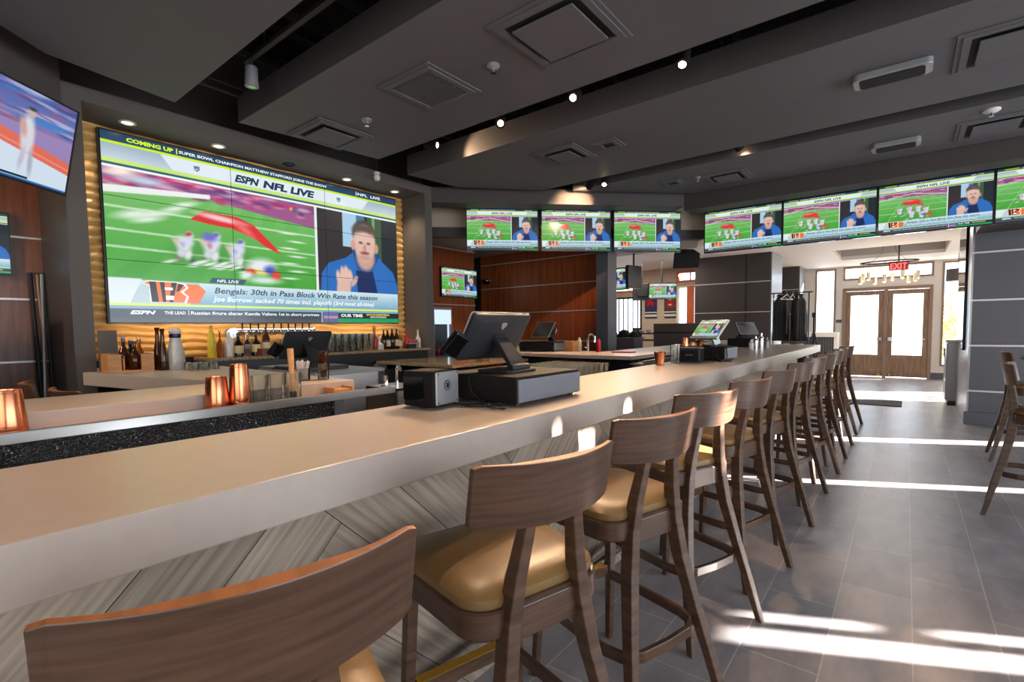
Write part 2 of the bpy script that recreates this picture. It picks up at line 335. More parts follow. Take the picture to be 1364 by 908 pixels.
# outer walls out of the picture that shape the sunlight
m = MB(); ops = []
def sunwin(y0, w, z0, z1): ops.append((y0 - w / 2, y0 + w / 2, z0, z1))
HOLES = [(5.02, 5.09, 2.86, 3.15), (5.13, 5.19, 2.72, 2.88), (5.50, 5.685, 1.66, 2.0), (5.715, 5.84, .2, 1.785), (5.715, 5.84, 1.83, 2.0), (5.60, 5.70, 2.88, 3.15), (5.70, 6.0, 2.70, 3.04), (7.10, 7.14, .2, 1.74), (8.23, 8.43, .2, 2.9), (8.85, 8.88, .2, 2.7), (10.23, 10.55, .2, 3.1),
         (14.15, 14.5, .2, 2.9), (14.56, 14.85, .2, 2.9), (14.92, 15.3, .2, 2.9), (15.36, 15.8, .2, 2.9)]
YS = sorted({-4.2, 16.1} | {h[0] for h in HOLES} | {h[1] for h in HOLES})
for a, c_ in zip(YS[:-1], YS[1:]):
    mid = (a + c_) / 2; zs_ = sorted((h[2], h[3]) for h in HOLES if h[0] <= mid <= h[1]); z = 0
    for z0, z1 in zs_:
        if z0 > z: m.box(6, 6.12, a, c_, z, z0)
        z = max(z, z1)
    m.box(6, 6.12, a, c_, z, 4.4)
struct('wall_right', m, K['cream'])
struct('wall_back', MB().box(-9, 6, -4.2, -4.05, 0, 4.4), K['taupe'])
struct('wall_left', MB().box(-9, -8.9, -4.05, 13.15, 0, 4.4), K['taupe'])

# ---- niche for the video wall (room side face at x = -5)
m = MB()
m.box(-5.5, -5.0, .915, 1.031, 0, 3.26); m.box(-5.5, -5.0, 4.50, 4.62, 0, 3.26); m.box(-5.5, -5.0, 1.031, 4.50, 3.149, 3.26)
struct('wall_niche', m, K['taupe'])
struct('wall_niche', MB().box(-5.6, -5.5, .99, 4.9, 0, 4.3), K['dark'])
# gold wave panel on the back of the niche (real relief)
ys = np.linspace(1.031, 4.50, 200); zs = np.linspace(1.13, 3.149, 420); vs = []; fs = []
for i, yy in enumerate(ys):
    for j, zz in enumerate(zs):
        ph = zz * 84 + 2.4 * math.sin(yy * 2.1 + zz * 2.6) + 1.5 * math.sin(yy * 5.3 - zz * 4.1) + .8 * math.sin(yy * 13 + zz * 9)
        vs.append((-5.49 + .036 * (abs(math.sin(ph / 2)) ** .8), yy, zz))
nz_ = len(zs)
for i in range(len(ys) - 1):
    for j in range(nz_ - 1): fs.append((i * nz_ + j, (i + 1) * nz_ + j, (i + 1) * nz_ + j + 1, i * nz_ + j + 1))
m = MB(); m.add(vs, fs); o = m.build('wall_panel_gold', K['gold'], smooth=False); tag(o, kind='structure')
# ---- left of the niche: wood wall, dark return, chamfered header
struct('wall_left', MB().box(-6.1, -6.0, -3, .95, 0, 4.3), K['woodpanel_d'])
struct('wall_left', MB().box(-6.0, -5.002, .905, .985, 0, 3.25), K['slate2'])
for i, z in enumerate((1.13, 1.67, 2.2)): struct('trim_%d' % (i + 4), MB().box(-6.0, -5.985, -3, .92, z - .008, z + .008), K['trim'])
wallseg('wall_header', (-5.0, .915), (-1.9, -2.185), 2.98, 3.75, -.12, K['taupe'])
wallseg('ceiling', (-5.02, .9), (-1.9, -2.2), 2.95, 2.98, -1.6, K['dark'])
# ---- right recess behind the chamfer: mahogany walls
struct('wall_recess', MB().box(-6.4, -6.3, 4.5, 6.85, 0, 2.85), K['woodpanel'])
struct('wall_recess', MB().box(-7.2, -7.1, 6.2, 7.6, 0, 2.85), K['deck'])
struct('wall_recess', MB().box(-6.63, -3.83, 7.4, 7.5, 0, 2.78), K['woodpanel'])
struct('wall_recess', MB().box(-8, -6.4, 4.62, 4.7, 0, 2.85), K['deck'])
struct('wall_recess', MB().box(-7.2, -6.63, 7.4, 7.5, 0, 2.78), K['deck'])
for z in (1.14, 1.66, 2.14, 2.6):
    struct('trim_7', MB().box(-6.6, -3.84, 7.385, 7.4, z - .008, z + .008), K['trim'])
for z in (1.80,):
    struct('trim_8', MB().box(-6.3, -6.285, 4.6, 6.85, z - .008, z + .008), K['trim'])
struct('trim_8', MB().box(-6.3, -6.28, 4.6, 6.85, 2.755, 2.785), K['trim'])
struct('wall_column', MB().box(-3.95, -3.74, 7.2, 7.5, 0, 2.78), K['slate'])
# ---- charcoal clad blocks between dining room and entry
def clad(x0, x1, y0, y1, z1, zl, seam=None, side=None):
    m = MB(); m.box(x0, x1, y0, y1, 0, z1, 0); struct('wall_block', m, K['slate2'])
    m = MB(); m.box(x1, x1 + .02, y0, y1, 0, z1); struct('wall_block', m, K['metalpanel'])
    for z in zl: struct('trim_9', MB().box(x0, x1, y0 - .012, y0, z - .01, z + .01), K['trim'])
    if seam: struct('trim_9', MB().box(seam - .01, seam + .01, y0 - .006, y0, 0, z1), K['deck'])
clad(-3.80, -2.24, 11.55, 12.65, 2.9, (1.04, 1.66, 2.3), seam=-2.72)
clad(-2.62, -2.22, 14.9, 15.7, 2.9, (1.66, 2.3))
# ---- right slate pillar
struct('wall_pillar', MB().box(.69, 1.6, 9.1, 9.5, 0, 2.9), K['slate'])
struct('wall_pillar', MB().box(.67, .69, 9.1, 10.9, 0, 2.9), K['metalpanel'])
struct('wall_pillar', MB().box(.69, .85, 9.5, 10.9, 0, 2.9), K['slate'])
struct('wall_pillar', MB().box(.64, .672, 9.62, 10.75, .98, 2.82), K['blackg'])
struct('baseboard_pillar', MB().box(.645, 1.62, 9.06, 9.1, 0, .17), K['slate'], bevel=.004)
for z in (.455, 1.066, 1.671, 2.302, 2.75): struct('trim_10', MB().box(.67, 1.6, 9.085, 9.1, z - .011, z + .011), K['trim'])
# ---- entry wall with doors and windows (inside face y = 15.95)
YW = 15.95
m = MB()
def strip(x0, x1, z0, z1): m.box(x0, x1, YW, YW + .15, z0, z1)
strip(-3.78, -1.98, 0, 3.3); strip(-1.98, -1.5, 0, .33); strip(-1.98, -1.5, 2.86, 3.3); strip(-1.5, -1.34, 0, 3.3); strip(-1.34, .50, 2.32, 2.53); strip(-1.34, .5, 2.88, 3.3); strip(.5, .66, 0, 3.3); strip(.66, 1.3, 0, .33); strip(.66, 1.3, 2.86, 3.3); strip(1.3, 6, 0, 3.3)
struct('wall_front', m, K['lightc'])
struct('baseboard_front', MB().box(.5, 2, YW - .03, YW, 0, .16), K['slate'])
struct('baseboard_front', MB().box(-2.9, -1.36, YW - .03, YW, 0, .16), K['slate'])
def win(n, x0, x1, z0, z1, y=YW, fm='doorframe', bars=()):
    f = .045; m = MB(); m.box(x0, x1, y - .02, y + .08, z0, z0 + f); m.box(x0, x1, y - .02, y + .08, z1 - f, z1); m.box(x0, x0 + f, y - .02, y + .08, z0 + f, z1 - f); m.box(x1 - f, x1, y - .02, y + .08, z0 + f, z1 - f)
    for b in bars: m.box(b - .012, b + .012, y, y + .03, z0 + f, z1 - f)
    o = struct(n, m, K[fm]); g = MB().box(x0 + f, x1 - f, y + .03, y + .036, z0 + f, z1 - f).build('pane', K['pane'], o); return o
win('window_1', -1.98, -1.5, .33, 2.86); win('window_2', .66, 1.3, .33, 2.86); win('window_3', -1.34, .5, 2.53, 2.88)
# door frame and two leaves
m = MB(); m.box(-1.34, -1.27, YW - .04, YW + .1, 0, 2.32); m.box(.43, .5, YW - .04, YW + .1, 0, 2.32); m.box(-1.27, .43, YW - .04, YW + .1, 2.24, 2.32); m.box(-.46, -.38, YW - .04, YW + .1, 0, 2.24)
fr = struct('door_frame', m, K['doorframe'], bevel=.004)
def leaf(n, x0, x1, hx):
    m = MB(); m.box(x0, x0 + .11, YW, YW + .05, .02, 2.23); m.box(x1 - .11, x1, YW, YW + .05, .02, 2.23); m.box(x0 + .11, x1 - .11, YW, YW + .05, 2.12, 2.23); m.box(x0 + .11, x1 - .11, YW, YW + .05, .02, .12); m.box(x0 + .11, x1 - .11, YW, YW + .05, .50, .58); m.box(x0 + .11, x1 - .11, YW + .015, YW + .04, .12, .50)
    o = struct(n, m, K['doorwood'], bevel=.003)
    MB().box(x0 + .11, x1 - .11, YW + .02, YW + .028, .58, 2.12).build('pane', K['pane'], o)
    b = MB(); b.cyl((x0 + .06, YW - .07, .98), (x1 - .06, YW - .07, .98), .013); b.box(hx - .05, hx + .05, YW - .1, YW, .94, 1.03); b.build('push_bar', K['chrome'] , o)
    MB().box(hx - .02, hx + .02, YW - .04, YW, 0.02, .1).build('floor_bolt', K['brass'], o)
    return o
leaf('door_1', -1.27, -.46, -.53)
leaf('door_2', -.38, .43, -.31)
# ---- far dining room behind the opening (back wall y = 13)
m = MB()
def st2(x0, x1, z0, z1): m.box(x0, x1, 13.0, 13.15, z0, z1)
st2(-9, -6.55, 0, 3.3); st2(-6.55, -5.72, 0, 1.0); st2(-6.55, -5.72, 2.2, 2.34); st2(-6.55, -5.72, 2.86, 3.3); st2(-5.72, -4.75, 0, 3.3); st2(-4.75, -3.78, 0, .5); st2(-4.75, -3.78, 2.42, 2.52); st2(-4.75, -3.78, 2.8, 3.3)
struct('wall_dining', m, K['cream'])
struct('wall_dining', MB().box(-3.78, -3.7, 12.7, 16, 0, 2.9), K['cream'])
win('window_5', -6.55, -5.72, 1.0, 2.2, 13.0, 'deck', bars=[-6.41, -6.27, -6.13, -5.99, -5.85])
win('window_6', -6.55, -5.72, 2.34, 2.86, 13.0, 'shutter', bars=[-6.1, -5.9])
win('window_7', -4.75, -3.78, .5, 2.42, 13.0, 'lightc'); win('window_8', -4.75, -3.78, 2.52, 2.8, 13.0, 'shutter', bars=[-4.4, -4.2, -4.0])
for k, (x0, x1) in enumerate(((-6.55, -6.46), (-4.46, -4.28), (-4.26, -4.08), (-4.06, -3.88))):
    o = MB().box(x0, x1, 12.93, 12.97, 1.0 if k == 0 else .55, 2.2 if k == 0 else 2.4).build('shutter_panel', K['shutter'])
    tag(o, 'narrow red-brown shutter panel at the left edge of the barred dining room window' if k == 0 else ['', 'orange shutter panel nearest the white window frame in the far room', 'middle orange shutter panel in the far room window', 'orange shutter panel beside the charcoal clad block'][k], 'shutter')
# ---- outdoors
struct('ground', MB().prism([(-30, 13.15), (-3.78, 13.15), (-3.78, 16.1), (30, 16.1), (30, 60), (-30, 60)], -.15, -.11), K['concrete'])
m = MB(); m.box(-9, -1.1, 24, 24.5, 0, 9)
o = m.build('wall', K['bluewall']); t = thing('building', 'pale blue building across the pavement beyond the left door', 'building'); o.parent = t
for k in range(12): MB().box(-8.8 + .7 * k, -8.74 + .7 * k, 23.95, 24, 0, 9).build('cladding_rib', K['bluewall'], t)
t = thing('railing', 'white metal railing on the pavement outside the doors', 'railing', (-.9, 18, -.09))
for z in (.5, .75, 1.0): MB().cyl((-2.2, 0, z), (1.6, 0, z), .02, n=8).build('rail', K['lightc'], t)
for x in (-2.2, -1.2, -.2, .7, 1.6): MB().cyl((x, 0, -.02), (x, 0, 1.0), .025, n=8).build('post', K['lightc'], t)
for bi, (bx, by, bz, br) in enumerate(((1.35, 19.5, .9, .7), (1.75, 21.5, 1.5, .95))):
    rnd = random.Random(bi); m = MB()
    for k in range(1500):
        u = rnd.uniform(-1, 1); a = rnd.uniform(0, 6.283); rr = br * rnd.uniform(.55, 1.0) ** .5; q = math.sqrt(1 - u * u)
        c = Vector((q * math.cos(a) * rr, q * math.sin(a) * rr, bz + u * rr * bz / br * .98)); d1 = Vector((rnd.uniform(-1, 1), rnd.uniform(-1, 1), rnd.uniform(-1, 1))).normalized() * .06; d2 = d1.orthogonal().normalized() * .03
        m.add([c - d1, c - d2, c + d1, c + d2], [(0, 1, 2, 3)])
    t = thing('bush', ['yellow green bush outside the right entry window', 'taller pale green bush behind the first one outside'][bi], 'bush', (bx, by, -.11))
    m.build('foliage', K['leaf'], t); MB().cyl((0, 0, 0), (0, 0, bz), .05, .03, 8).build('stem', K['doorwood'], t)

# ------------------------------------------------------------------ pictures on the screens
def text_poly(txt, shear=0.0, off=0.012, space=1.0):
    cu = bpy.data.curves.new('t', 'FONT'); cu.body = txt; cu.size = 1; cu.offset = off; cu.shear = shear; cu.resolution_u = 2; cu.space_character = space
    o = bpy.data.objects.new('t', cu); COL.objects.link(o)
    dg = bpy.context.evaluated_depsgraph_get(); me = bpy.data.meshes.new_from_object(o.evaluated_get(dg))
    v = [(p.co.x, p.co.y) for p in me.vertices]; f = [tuple(p.vertices) for p in me.polygons]
    bpy.data.objects.remove(o); bpy.data.curves.remove(cu); bpy.data.meshes.remove(me)
    return v, f
class Pic:                                # u, v in 0..1 on the screen; drawn on a fine grid, lettering on top
    def __init__(s, nx, ny):
        s.nx, s.ny = nx, ny; s.U, s.V = np.meshgrid((np.arange(nx) + .5) / nx, (np.arange(ny) + .5) / ny); s.A = np.zeros((ny, nx, 3)); s.P = []
    def c(s, col): return np.array(col) / 255.0
    def put(s, mask, col): mask = np.clip(mask, 0, 1)[..., None]; s.A = s.A * (1 - mask) + s.c(col) * mask
    def rect(s, u0, u1, v0, v1, col, a=1.0): s.put(((s.U >= u0) & (s.U < u1) & (s.V >= v0) & (s.V < v1)) * a, col)
    def vgrad(s, u0, u1, v0, v1, c0, c1):
        t = np.clip((s.V - v0) / (v1 - v0), 0, 1)[..., None]; k = ((s.U >= u0) & (s.U < u1) & (s.V >= v0) & (s.V < v1))[..., None]
        s.A = np.where(k, s.c(c0) * (1 - t) + s.c(c1) * t, s.A)
    def ell(s, u, v, ru, rv, col, soft=.3, rot=0.0, a=1.0):
        du = (s.U - u) * 1.9; dv = s.V - v; cr, sr = math.cos(rot), math.sin(rot); x = du * cr + dv * sr; y = -du * sr + dv * cr
        d = np.sqrt((x / (ru * 1.9)) ** 2 + (y / rv) ** 2); s.put(np.clip((1 + soft - d) / (2 * soft), 0, 1) * a, col)
    def poly(s, pts, col, a=1.0):
        ins = np.zeros(s.U.shape, bool); n = len(pts)
        for i in range(n):
            (x0, y0), (x1, y1) = pts[i], pts[(i + 1) % n]
            if y0 == y1: continue
            pass
        acc = np.zeros(s.U.shape)
        for ju in (-.33, 0, .33):
            for jv in (-.33, 0, .33):
                U = s.U + ju / s.nx; V = s.V + jv / s.ny; ins = np.zeros(s.U.shape, bool)
                for i in range(n):
                    (x0, y0), (x1, y1) = pts[i], pts[(i + 1) % n]
                    if y0 != y1: ins ^= ((y0 > V) != (y1 > V)) & (U < (x1 - x0) * (V - y0) / (y1 - y0) + x0)
                acc += ins / 9.0
        s.put(acc * a, col)
    def noise(s, u0, u1, v0, v1, cols, n, lu, lv, seed, a=.6):
        r = random.Random(seed)
        for _ in range(n): s.ell(r.uniform(u0, u1), r.uniform(v0, v1), lu * r.uniform(.5, 1.4), lv * r.uniform(.5, 1.3), r.choice(cols), .5, 0, a)
    def text(s, txt, u0, u1, v0, v1, col, shear=0.0, off=.012):
        v, f = text_poly(txt, shear, off); xs = [p[0] for p in v]; ys = [p[1] for p in v]
        ax, bx_, ay, by_ = min(xs), max(xs), min(ys), max(ys)
        s.P.append(([(u0 + (x - ax) / (bx_ - ax) * (u1 - u0), v0 + (y - ay) / (by_ - ay) * (v1 - v0)) for x, y in v], f, col))
    def shape(s, pts, col): s.P.append((list(pts), [tuple(range(len(pts)))], col))
    def mesh(s, w, h):
        # grid of vertices with smooth colours, then lettering half a millimetre in front
        nx, ny = s.nx, s.ny; xs = (np.arange(nx) / (nx - 1) - .5) * w; zs = (np.arange(ny) / (ny - 1) - .5) * h
        X, Z = np.meshgrid(xs, zs); v = np.stack([X.ravel(), np.zeros(nx * ny), Z.ravel()], 1)
        i = np.arange(nx * ny).reshape(ny, nx); q = np.stack([i[:-1, :-1], i[:-1, 1:], i[1:, 1:], i[1:, :-1]], -1).reshape(-1, 4)
        verts = [tuple(p) for p in v]; faces = [tuple(int(k) for k in p) for p in q]; cols = [tuple(s2l(c)) for c in s.A.reshape(-1, 3)]
        for k, (pv, pf, col) in enumerate(s.P):
            o = len(verts); d = -.0006 - k * .00002; cc = s2l(s.c(col))
            verts += [((x - .5) * w, d, (z - .5) * h) for x, z in pv]; faces += [tuple(a + o for a in f) for f in pf]; cols += [cc] * len(pv)
        me = bpy.data.meshes.new('screen'); me.from_pydata(verts, [], faces)
        at = me.color_attributes.new('picture', 'FLOAT_COLOR', 'POINT')
        at.data.foreach_set('color', np.array([(*c, 1.0) for c in cols], dtype=np.float32).ravel()); me.materials.append(K['screen'])
        return me
def presenter(p, u0, u1, v0, v1):          # the man in the blue jacket in his own box
    L = lambda u: u0 + (u1 - u0) * u; H = lambda v: v0 + (v1 - v0) * v; su = (u1 - u0) / .36; sv = (v1 - v0) / .6
    p.rect(u0, u1, v0, v1, (52, 48, 50)); p.rect(L(.29), L(.52), H(.55), v1, (170, 205, 232)); p.rect(L(.46), L(.56), H(.4), v1, (70, 125, 165)); p.rect(L(.60), L(.78), v0, v1, (62, 92, 62)); p.rect(L(.66), L(.7), v0, v1, (120, 160, 110)); p.rect(L(.78), u1, v0, v1, (36, 44, 50))
    p.poly([(L(.02), H(0)), (L(.04), H(.22)), (L(.12), H(.34)), (L(.32), H(.42)), (L(.42), H(.5)), (L(.72), H(.5)), (L(.78), H(.42)), (L(.93), H(.30)), (L(1), H(.12)), (L(1), H(0))], (44, 108, 186))
    p.poly([(L(.4), H(.52)), (L(.46), H(.3)), (L(.62), H(.22)), (L(.76), H(.5))], (30, 72, 140)); p.poly([(L(.44), H(.28)), (L(.46), H(0)), (L(.72), H(0)), (L(.66), H(.28))], (22, 42, 92))
    p.ell(L(.57), H(.44), .042 * su, .09 * sv, (204, 160, 144), .2); p.ell(L(.555), H(.735), .053 * su, .095 * sv, (84, 72, 66), .12); p.ell(L(.56), H(.615), .049 * su, .132 * sv, (222, 184, 170), .10); p.ell(L(.555), H(.77), .047 * su, .042 * sv, (92, 80, 72), .35)
    p.ell(L(.555), H(.67), .046 * su, .05 * sv, (226, 190, 176), .25); p.ell(L(.415), H(.58), .01 * su, .035 * sv, (210, 160, 145), .2); p.ell(L(.71), H(.57), .01 * su, .035 * sv, (205, 155, 140), .2)
    p.ell(L(.51), H(.62), .009 * su, .009 * sv, (120, 84, 76), .4); p.ell(L(.61), H(.62), .009 * su, .009 * sv, (120, 84, 76), .4); p.ell(L(.56), H(.56), .008 * su, .03 * sv, (200, 150, 136), .4); p.ell(L(.56), H(.5), .02 * su, .012 * sv, (150, 84, 80), .4); p.ell(L(.56), H(.445), .03 * su, .02 * sv, (200, 156, 140), .5)
    p.ell(L(.29), H(.07), .030 * su, .11 * sv, (222, 182, 166), .15, -.1)
    for k, (a, b) in enumerate(((.23, .19), (.28, .24), (.325, .25), (.37, .21))): p.ell(L(a), H(b), .010 * su, .045 * sv, (228, 190, 174), .3, .15)
    p.ell(L(.42), H(.15), .01 * su, .045 * sv, (214, 172, 156), .3, -.6)
def helmeted(p, u, v, s0, body=(225, 228, 236), helm=(205, 210, 225), legs=(225, 225, 230)):
    s = s0 * .95; k = int(u * 97) % 3
    p.ell(u + .004, v - .03 * s, .030 * s, .05 * s, (70, 130, 66), .6, .2, .5)
    p.ell(u, v, .017 * s, .040 * s, body, .45, .35); p.ell(u + .012 * s, v + .018 * s, .012 * s, .022 * s, (214, 216, 236), .5, -.4); p.ell(u + .015 * s, v + .050 * s, .010 * s, .018 * s, helm, .35); p.ell(u + .013 * s, v + .055 * s, .008 * s, .009 * s, (96, 104, 176) if k else (190, 60, 70), .6, .3)
    p.ell(u - .016 * s, v + .012 * s, .006 * s, .024 * s, (226, 190, 180), .5, 1.0, .8); p.ell(u - .006 * s, v - .044 * s, .010 * s, .020 * s, (206, 210, 222), .45, .2); p.ell(u + .010 * s, v - .050 * s, .008 * s, .024 * s, legs, .45, -.35); p.ell(u - .014 * s, v - .075 * s, .005 * s, .020 * s, (150, 110, 110), .5, .9, .8); p.ell(u + .02 * s, v - .082 * s, .005 * s, .018 * s, (80, 80, 90), .5, -.5, .8)
    p.ell(u - .034 * s, v - .09 * s, .016 * s, .007 * s, (218, 230, 226), .6, .3, .9); p.ell(u + .022 * s, v - .103 * s, .016 * s, .006 * s, (226, 236, 232), .6, .1, .9); p.ell(u - .002, v + .0 * s, .006 * s, .016 * s, (172, 84, 104) if k == 1 else (150, 156, 206), .6, .2, .6)
def broadcast(nx, ny, big):
    p = Pic(nx, ny); r = random.Random(5)
    p.vgrad(0, 1, .23, .85, (66, 158, 52), (138, 200, 122))
    for k in range(9): p.poly([(-.1 + .16 * k, .2), (-.02 + .16 * k, .2), (.30 + .06 * k, .75), (.26 + .06 * k, .75)], (92, 178, 78), .35)
    # crowd and walls
    p.poly([(0, .73), (.21, .74), (.62, .66), (.62, .86), (0, .86)], (158, 92, 140)); p.noise(0, .62, .72, .86, [(205, 60, 110), (120, 70, 130), (210, 190, 215), (180, 40, 90), (90, 60, 120), (225, 140, 180)], 150, .02, .010, 3, .7)
    if big:
        p.poly([(0, .68), (.27, .735), (.27, .76), (0, .72)], (236, 240, 238)); p.ell(.045, .80, .035, .03, (255, 235, 220), .8); p.ell(.1, .77, .05, .02, (195, 205, 225), .6)
        for (a, b, l, w) in ((.12, .60, .09, .012), (.07, .585, .07, .02), (.20, .68, .05, .012), (.1, .565, .06, .014), (.17, .645, .05, .01)): p.ell(a, b, l * .6, w, (225, 238, 225), .7, .25)
        for (v0, v1) in ((.50, .47), (.62, .60), (.41, .38)): p.poly([(0, v0), (.62, v1 + .01), (.62, v1), (0, v0 - .012)], (215, 238, 210), .75)
        for k in range(7): p.ell(.52 + .03 * (k % 2), .3 + .05 * k, .03, .006, (225, 240, 225), .6)
        R1, R2 = (222, 50, 52), (236, 110, 105)
        p.poly([(.21, .60), (.25, .66), (.35, .655), (.40, .62), (.47, .5), (.49, .455), (.44, .49), (.40, .54), (.33, .58), (.27, .585)], R1); p.ell(.30, .63, .07, .016, (238, 200, 205), .5, -.1); p.ell(.37, .585, .035, .02, R2, .6, -.6)
        helmeted(p, .19, .45, 1.2); helmeted(p, .265, .46, 1.3); helmeted(p, .34, .44, 1.25); p.ell(.262, .51, .02, .025, (110, 110, 200), .5)
        p.ell(.42, .36, .045, .05, (232, 232, 244), .45, .1); p.ell(.45, .34, .02, .03, (70, 90, 190), .5); p.ell(.41, .33, .03, .012, (240, 215, 90), .6, -.2); p.ell(.385, .325, .016, .018, (222, 70, 60), .4); p.ell(.47, .31, .016, .03, (226, 70, 50), .4); p.ell(.37, .30, .02, .02, (220, 235, 225), .5, .3); p.ell(.43, .275, .05, .02, (214, 230, 220), .6)
        for k in range(6): p.ell(.24 + .02 * k, .36 - .01 * (k % 3), .022, .008, (225, 240, 230), .6, .3)
    else:
        p.poly([(0, .70), (.31, .79), (.62, .70), (.62, .675), (.31, .765), (0, .675)], (210, 235, 215), .6)
        for a in (-.3, -.12, .08, .26): p.poly([(.31 + a * 1.9, .23), (.32 + a * 1.9, .23), (.313 + a * .5, .76), (.307 + a * .5, .76)], (190, 228, 185), .45)
        for v in (.4, .52, .62, .7): p.rect(0, .62, v, v + .009, (205, 236, 200), .55)
        p.ell(.31, .60, .085, .055, (224, 52, 56), .25); p.ell(.38, .55, .04, .03, (224, 60, 60), .4, -.5); p.ell(.29, .63, .05, .012, (240, 150, 150), .6)
        for (a, b) in ((.2, .45), (.29, .46), (.37, .46), (.44, .42), (.40, .34), (.31, .36)): helmeted(p, a, b, 1.15)
        p.ell(.47, .33, .03, .03, (226, 70, 60), .5); p.ell(.42, .33, .02, .02, (90, 100, 190), .5)
    # box with presenter
    p.rect(.622, .63, .22, .85, (235, 240, 240)); presenter(p, .63, 1.0, .22, .85)
    # upper bands
    p.rect(0, 1, .815, .825, (240, 245, 245)); p.rect(0, 1, .825, .84, (40, 90, 110)); p.rect(0, 1, .84, .862, (200, 232, 120)); p.vgrad(0, 1, .862, .938, (196, 212, 222), (160, 182, 196))
    p.poly([(.17, .862), (.14, .938), (.86, .938), (.83, .862)], (226, 236, 244)); p.rect(0, 1, .938, .95, (208, 240, 40)); p.vgrad(0, 1, .95, 1.01, (44, 78, 104), (34, 58, 84))
    # lower third
    p.vgrad(0, 1, .105, .235, (120, 170, 196), (214, 232, 240)); p.poly([(.0, .105), (.0, .24), (.08, .24), (.05, .105)], (222, 234, 236))
    p.poly([(.05, .105), (.085, .235), (.23, .235), (.2, .105)], (190, 208, 214)); p.rect(0, 1, .095, .105, (225, 245, 90)); p.rect(0, 1, .078, .095, (130, 172, 200)); p.rect(0, 1, -.01, .078, (64, 74, 86)); p.vgrad(0, 1, -.01, .03, (92, 92, 96), (70, 78, 88))
    p.poly([(.95, .12), (.975, .2), (.98, .2), (.955, .12)], (170, 200, 215))
    p.rect(.638, .641, 0, .08, (235, 235, 235)); p.rect(.642, .71, 0, .08, (92, 106, 150)); p.rect(.71, 1, .028, .078, (38, 44, 46)); p.rect(.71, 1, -.01, .032, (24, 158, 96)); p.rect(.648, .705, .035, .05, (225, 150, 180), .8)
    # striped letter mark with orange hexagon
    OR, BK, WH = (240, 116, 40), (24, 24, 30), (246, 246, 246)
    p.shape([(.185, .112), (.185, .222), (.225, .222), (.245, .185), (.225, .112)], OR)
    p.shape([(.078, .216), (.092, .232), (.165, .232), (.19, .222), (.197, .2), (.182, .175), (.197, .15), (.19, .112), (.096, .112), (.096, .2)], WH)
    p.shape([(.082, .216), (.094, .227), (.102, .227), (.102, .112), (.112, .112), (.112, .227), (.164, .227), (.184, .219), (.19, .2), (.174, .176), (.19, .15), (.184, .112), (.1, .112), (.1, .204)][:1] + [(.094, .227), (.16, .227), (.184, .218), (.19, .2), (.174, .176), (.19, .15), (.184, .114), (.1, .114), (.1, .206)], OR)
    for a, b, c2, d2 in ((.096, .112, .100, .118), (.122, .134, .128, .136), (.152, .166, .144, .154)): p.shape([(a, .227), (b, .227), (d2, .114), (c2, .114)], BK)
    p.shape([(.17, .222), (.184, .218), (.172, .18), (.163, .176)], BK); p.shape([(.134, .198), (.155, .198), (.155, .183), (.134, .183)], WH); p.shape([(.136, .152), (.157, .152), (.157, .128), (.136, .128)], WH)
    if big:
        p.text('COMING UP', .059, .174, .962, .985, (214, 245, 40), off=.05); p.text('|', .181, .184, .957, .99, (214, 245, 40)); p.text('SUPER BOWL CHAMPION MATTHEW STAFFORD JOINS THE SHOW', .188, .676, .960, .982, (238, 244, 248), off=.035)
        p.text('ESPN', .345, .425, .872, .92, (34, 60, 84), .3, .05); p.text('NFL LIVE', .437, .625, .872, .92, (34, 60, 84), .15, .05); p.text('|', .803, .806, .96, .99, (235, 240, 244)); p.text('NFL', .811, .858, .965, .985, (238, 244, 248), 0, .03); p.text('LIVE', .872, .919, .965, .985, (238, 244, 248), 0, .03)
        for q in (.235, .725): p.shape([(q - .008, .915), (q + .008, .915), (q + .008, .893), (q, .882), (q - .008, .893)], (96, 130, 160)); p.text('NFL', q - .006, q + .006, .892, .9, (235, 240, 245))
        p.shape([(.255, .238), (.265, .27), (.37, .27), (.36, .238)], (48, 78, 100)); p.text('NFL LIVE', .278, .345, .244, .262, (240, 245, 248), .2, .03)
        p.text('Bengals: 30th in Pass Block Win Rate this season', .270, .893, .165, .212, (36, 66, 92), .2, .02); p.text('Joe Burrow: sacked 70 times incl. playoffs (3rd most all-time)', .264, .875, .118, .158, (246, 250, 252), .2, .022)
        p.text('ESPN', .046, .109, .044, .066, (236, 244, 250), .3, .05); p.text('THE LEAD', .130, .186, .046, .064, (236, 240, 244), 0, .03); p.text('|', .193, .195, .042, .07, (236, 240, 244)); p.text('Russian figure skater Kamila Valieva 1st in short program', .2, .628, .040, .066, (236, 240, 244), 0, .03)
        p.text('OUR TIME', .72, .819, .042, .066, (240, 244, 244), 0, .04); p.text('BAYLOR BASKETBALL', .838, .954, .055, .07, (240, 215, 60), 0, .03); p.text('HIGH STANDARDS', .856, .936, .038, .05, (236, 240, 240), 0, .03)
        for k, cc in enumerate(((240, 200, 60), (236, 130, 50), (220, 60, 60), (120, 80, 170), (60, 110, 200), (70, 170, 90))):
            a = math.pi * (k + .5) / 6; q = (.545 - .013 * math.cos(a), .762 + .02 * math.sin(a)); p.shape([(q[0] - .004, q[1] - .008), (q[0] + .004, q[1] - .008), (q[0] + .004, q[1] + .008), (q[0] - .004, q[1] + .008)], cc)
    else:
        p.rect(.06, .17, .965, .985, (190, 220, 70), .8); p.text('SUPER BOWL CHAMPION MATTHEW STAFFORD JOINS THE SHOW', .19, .68, .962, .985, (225, 235, 240)); p.text('NFL LIVE', .82, .92, .965, .985, (230, 238, 240)); p.text('ESPN NFL LIVE', .35, .64, .872, .922, (40, 66, 90), .1, .03)
